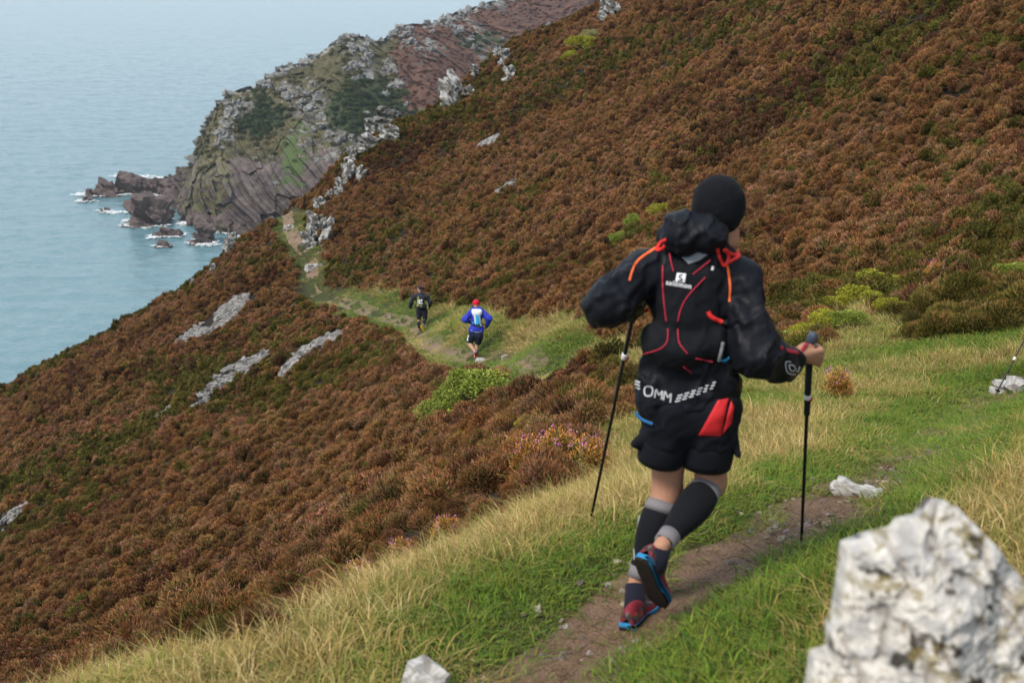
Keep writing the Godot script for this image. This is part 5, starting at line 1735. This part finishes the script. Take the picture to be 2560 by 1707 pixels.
	var pc := [cap(j.call(1047, 744, -0.14), j.call(1058, 746, -0.14), 0.08, 0.08, 0.05), cap(j.call(1046, 766, -0.13), j.call(1060, 765, -0.13), 0.10, 0.10, 0.05), cap(j.call(1052, 746, -0.15), j.call(1053, 764, -0.16), 0.13, 0.13, 0.05, Vector3(0, 0, -1), 0.8)]
	netted("bag", pc, 0.02, fabric(Color(0.02, 0.023, 0.03), 0.7, 0.3), pk, 0.008, 1.5)
	put("number_sheet", patch_mesh(pc, at, [[1045, 749], [1057, 748], [1059, 760], [1044, 760]], 4, 4, 0.012, d - 2, d + 2), mat(Color(0.75, 0.75, 0.74), 0.7), pk)
	word("56", pc, at, 1053, 754.5, 0.10, 0.0, mat(Color(0.02, 0.02, 0.02), 0.7), pk, d - 2, d + 2, 0.016)
	for q in [[[1046, 742], [1044, 750], [1044, 763]], [[1042, 765], [1048, 763.5]], [[1051, 763], [1054, 767]]]:
		put("trim", stripe_mesh(pc, at, q, 1.8, 0.012, d - 2, d + 2, 1.0), mat(Color(0.45, 0.48, 0.04), 0.6), pk)

	# blue jacket, red cap
	at = hit(1186, 902)
	d = (at - EYE).dot(dir(1280, 853.5))
	root = base("person", at)
	tag(root, "far runner in bright blue jacket, red cap and red shoes", "person", "runners on the path")
	var k := func(u: float, v: float, e := 0.0) -> Vector3: return px(u, v, d + e) - at
	bc = [cap(k.call(1191, 774), k.call(1190.5, 764), 0.056, 0.06, 0.03), cap(k.call(1190.2, 760), k.call(1190.2, 763, 0.03), 0.09, 0.08, 0.03), cap(k.call(1191, 785), k.call(1191, 826), 0.09, 0.08), cap(k.call(1178, 781), k.call(1162, 800, -0.1), 0.05, 0.04), cap(k.call(1162, 800, -0.1), k.call(1175, 804, 0.22), 0.04, 0.03), cap(k.call(1207, 781), k.call(1223, 797, -0.08), 0.05, 0.04), cap(k.call(1223, 797, -0.08), k.call(1216, 817, 0.1), 0.04, 0.03), cap(k.call(1216, 817, 0.1), k.call(1213.5, 821, 0.14), 0.035, 0.03, 0.02), cap(k.call(1175, 804, 0.22), k.call(1179, 803, 0.28), 0.035, 0.03, 0.02),
		cap(k.call(1180, 840), k.call(1174, 860, 0.06), 0.09, 0.062), cap(k.call(1174, 860, 0.06), k.call(1188, 880, -0.18), 0.06, 0.036, 0.03), cap(k.call(1197, 840), k.call(1192, 861, 0.1), 0.09, 0.062), cap(k.call(1192, 861, 0.1), k.call(1187.5, 893, 0.02), 0.06, 0.036, 0.03)]
	netted("body", bc, 0.018, fabric(Color(0.48, 0.27, 0.19), 0.6, 0.0), root, 0.0, 1.0, skin_paint)
	jc = [cap(k.call(1183, 784), k.call(1200, 784), 0.115, 0.115, 0.05), cap(k.call(1191, 785), k.call(1191, 812), 0.15, 0.145, 0.05, Vector3(0, 0, -1), 0.8), cap(k.call(1182, 824), k.call(1201, 823), 0.115, 0.11, 0.07), cap(k.call(1184, 774), k.call(1199, 774), 0.075, 0.075, 0.05),
		cap(k.call(1178, 781), k.call(1162, 799, -0.1), 0.085, 0.085, 0.04), cap(k.call(1162, 799, -0.1), k.call(1174, 804, 0.2), 0.085, 0.05, 0.03), cap(k.call(1207, 781), k.call(1222, 796, -0.08), 0.085, 0.085, 0.04), cap(k.call(1222, 796, -0.08), k.call(1217, 814, 0.08), 0.085, 0.055, 0.03)]
	netted("jacket", jc, 0.016, fabric(Color(0.022, 0.038, 0.40), 0.6, 0.3), root, 0.012, 1.6)
	netted("cap", [cap(k.call(1190.2, 757.5), k.call(1190.2, 759, 0.02), 0.102, 0.098, 0.03), cap(k.call(1190.2, 761, 0.08), k.call(1190.2, 762, 0.16), 0.06, 0.045, 0.03, Vector3.UP, 0.3)], 0.013, fabric(Color(0.56, 0.012, 0.03), 0.75, 0.2), root)
	var sc := [cap(k.call(1181, 838), k.call(1198, 838), 0.12, 0.12, 0.05), cap(k.call(1180, 842), k.call(1175.5, 853, 0.05), 0.115, 0.09, 0.03), cap(k.call(1197, 842), k.call(1195, 854, 0.06), 0.12, 0.098, 0.03)]
	var shorts := netted("shorts", sc, 0.018, fabric(Color(0.010, 0.014, 0.030), 0.8, 0.3), root, 0.006, 1.5)
	put("side_panel", stripe_mesh(sc, at, [[1171, 838], [1168.5, 846], [1168, 852]], 4.0, 0.008, d - 2, d + 2, 1.0), mat(Color(0.7, 0.7, 0.72), 0.7), shorts)
	var rd := func(_q: Vector3) -> Color: return Color(0.60, 0.03, 0.05)
	shoe(root, k.call(1188, 882.5, -0.2), k.call(1191, 899, -0.08), Vector3(0.4, 0.35, -1), 0.29, rd, Color(0.55, 0.02, 0.03), Color(0.40, 0.02, 0.03), "lifted bright red shoe")
	shoe(root, k.call(1186, 902) + Vector3(0, 0.005, 0), k.call(1186, 902) + Vector3(0.06, 0.005, -0.28), Vector3.UP, 0.29, rd, Color(0.25, 0.05, 0.08), Color(0.12, 0.06, 0.09))
	put("sock", tube_mesh([k.call(1187, 878, -0.17), k.call(1188.5, 883, -0.2)], [0.045, 0.047]), fabric(Color(0.3, 0.22, 0.28), 0.9, 0.2), root)
	pk = base("backpack", at)
	tag(pk, "white and sky blue backpack on the runner in the blue jacket", "backpack")
	pc = [cap(k.call(1183, 777, -0.10), k.call(1200, 777, -0.10), 0.055, 0.055, 0.04), cap(k.call(1186, 783, -0.13), k.call(1199, 783, -0.13), 0.07, 0.07, 0.05), cap(k.call(1192, 786, -0.14), k.call(1195, 810, -0.13), 0.095, 0.085, 0.05, Vector3(0, 0, -1), 0.8)]
	netted("bag", pc, 0.014, fabric(Color(0.62, 0.64, 0.65), 0.7, 0.1), pk, 0.004, 1.5)
	put("front_panel", patch_mesh(pc, at, [[1188.5, 787], [1204, 788], [1201.5, 813], [1190, 813]], 5, 8, 0.012, d - 2, d + 2), mat(Color(0.02, 0.33, 0.62), 0.6), pk)
	put("belt", stripe_mesh(pc + jc, at, [[1174, 807], [1180, 811], [1190, 813], [1202, 812], [1209, 808]], 4.4, 0.012, d - 2, d + 2, 1.5), mat(Color(0.015, 0.02, 0.05), 0.6), pk)
	put("belt", stripe_mesh(pc + jc, at, [[1174, 803], [1180, 806], [1188, 808]], 3.6, 0.010, d - 2, d + 2, 1.5), mat(Color(0.03, 0.25, 0.55), 0.6), pk)
	word("ULTIMATE", pc, at, 1199, 800, 0.055, PI * 0.5, mat(Color(0.8, 0.8, 0.82), 0.6), pk, d - 2, d + 2, 0.018)
	put("print", stripe_mesh(jc, at, [[1177, 825], [1186, 829.5], [1198, 830], [1205, 827]], 1.6, 0.012, d - 2, d + 2, 1.5), mat(Color(0.35, 0.42, 0.7), 0.5), pk)

	# the pole of a walker who stays out of the picture
	pole("hiking pole with a basket, standing alone in grass by a pale flat stone", px(2640, 700, 11.0), hit(2489, 970), 0.66, 0.16, "hiking poles", true)

func _ready() -> void:
	var cam := Camera3D.new()
	cam.name = "camera"
	cam.position = EYE
	cam.rotation.x = -PITCH
	cam.fov = rad_to_deg(2.0 * atan(853.5 / FOCAL))
	cam.near = 0.05
	cam.far = 20000.0
	var lens := CameraAttributesPhysical.new()
	lens.frustum_focal_length = 40.0
	lens.frustum_focus_distance = 11.0
	lens.exposure_aperture = 3.6
	lens.frustum_near = 0.05
	lens.frustum_far = 20000.0
	add_child(cam)
	cam.current = true
	if USE_LENS: cam.attributes = lens
	var env := Environment.new()
	env.background_mode = Environment.BG_SKY
	var sm := ProceduralSkyMaterial.new()
	sm.sky_top_color = Color(0.66, 0.72, 0.80)
	sm.sky_horizon_color = Color(0.84, 0.88, 0.91)
	sm.sky_curve = 0.25
	sm.ground_bottom_color = Color(0.2, 0.25, 0.27)
	sm.ground_horizon_color = Color(0.84, 0.88, 0.91)
	sm.sun_angle_max = 1.0
	env.sky = Sky.new()
	env.sky.sky_material = sm
	env.background_energy_multiplier = 0.75
	env.tonemap_mode = Environment.TONE_MAPPER_LINEAR
	env.tonemap_exposure = 2.25
	env.sdfgi_enabled = true
	env.ssao_enabled = true
	env.ssil_enabled = true
	env.fog_enabled = HAZE > 0.0
	env.fog_density = HAZE
	env.fog_light_color = Color(0.86, 0.91, 0.95)
	var we := WorldEnvironment.new()
	we.environment = env
	add_child(we)
	var sun := DirectionalLight3D.new()
	sun.light_color = Color(1.0, 0.97, 0.92)
	sun.light_energy = 0.5
	sun.light_angular_distance = 14.0
	sun.shadow_enabled = true
	sun.rotation = Vector3(deg_to_rad(-52.0), deg_to_rad(-50.0), 0)
	add_child(sun)

	soft.seed = 3
	soft.frequency = 0.01
	soft.fractal_octaves = 3
	fine.seed = 8
	fine.frequency = 0.02
	fine.fractal_octaves = 4
	cells.noise_type = FastNoiseLite.TYPE_CELLULAR
	cells.cellular_return_type = FastNoiseLite.RETURN_CELL_VALUE
	cells.frequency = 0.02
	cells.fractal_type = FastNoiseLite.FRACTAL_NONE

	var t0 := Time.get_ticks_msec()
	fit_hill()
	var near := PackedVector2Array([Vector2(-0.75, 1.3), Vector2(-0.3, 2.3)])
	near.append_array(pixel_line([[1330, 1690], [1480, 1575], [1640, 1465], [1800, 1372], [1960, 1295], [2080, 1235], [2190, 1180], [2330, 1090], [2450, 1000], [2560, 940]]))
	trail = near
	far_trail = pixel_line([[1409, 926], [1323, 889], [1260, 892], [1195, 903], [1130, 890], [1075, 862], [1058, 835], [1030, 812], [985, 804], [930, 785], [870, 755], [830, 735], [800, 727], [776, 712], [780, 690], [778, 660], [772, 636], [757, 616], [735, 598], [724, 575], [721, 552], [718, 537]])
	ledge = pixel_line([[0, 1765], [250, 1712], [500, 1655], [750, 1555], [1000, 1440], [1150, 1370], [1350, 1262], [1470, 1210], [1530, 1130], [1590, 1060], [1640, 1000], [1560, 930], [1400, 888], [1500, 882], [1650, 892], [1850, 905], [2000, 898], [2080, 868], [2112, 800], [2130, 740], [2180, 785], [2256, 852], [2350, 840], [2447, 822], [2560, 790], [2700, 755]])
	ledge.append_array(PackedVector2Array([Vector2(14, 8), Vector2(9, -6), Vector2(-1, -7), Vector2(-2.6, 0)]))
	ledge.append(ledge[0])
	for s in SCREE:
		screes.append(pixel_line(s.line))
		wide_screes.append_array(Geometry2D.offset_polygon(screes[screes.size() - 1], 0.22))
	print("hill ", Time.get_ticks_msec() - t0)
	mark_bushes()
	build_hillside()
	build_sea()
	build_headland()
	print("land ", Time.get_ticks_msec() - t0)
	build_path("path", trail, 0.29, Color(0.20, 0.120, 0.075))
	build_path("path", far_trail, 0.36, Color(0.25, 0.165, 0.115))
	build_sea_rocks()
	build_scree()
	build_outcrops()
	build_stones()
	build_pebbles()
	build_boulder()
	build_runner()
	build_far_runners()
	print("people ", Time.get_ticks_msec() - t0)
	build_heather()
	build_grass()
	build_bushes()
	print("plants ", Time.get_ticks_msec() - t0)

const USE_LENS := true
const HAZE := 0.00012
const SCREE := [
	{"line": [[628, 738], [600, 730], [560, 760], [500, 812], [440, 860], [468, 862], [520, 830], [570, 800]], "label": "uppermost long strip of grey scree on the slope below the path"},
	{"line": [[690, 885], [650, 890], [560, 935], [500, 1000], [472, 1035], [500, 1020], [560, 985], [630, 945]], "label": "widest strip of pale scree between two other strips in the heather"},
	{"line": [[856, 835], [840, 832], [780, 870], [720, 920], [695, 952], [740, 925], [800, 885], [835, 868]], "label": "scree strip with its top end beside the grassy path"},
	{"line": [[428, 1015], [402, 1042], [410, 1058], [430, 1040]], "label": "small patch of scree below the widest strip"},
	{"line": [[0, 1305], [40, 1275], [52, 1270], [45, 1290], [20, 1320], [0, 1330]], "label": "lowest patch of scree in the heather far below the ledge"},
	{"line": [[1195, 372], [1215, 352], [1246, 344], [1240, 358], [1215, 376]], "label": "short white scree patch high on the heather slope"},
	{"line": [[1236, 490], [1270, 468], [1320, 448], [1325, 455], [1280, 480], [1246, 498]], "label": "thin streak of pinkish scree in the middle of the heather slope"}]
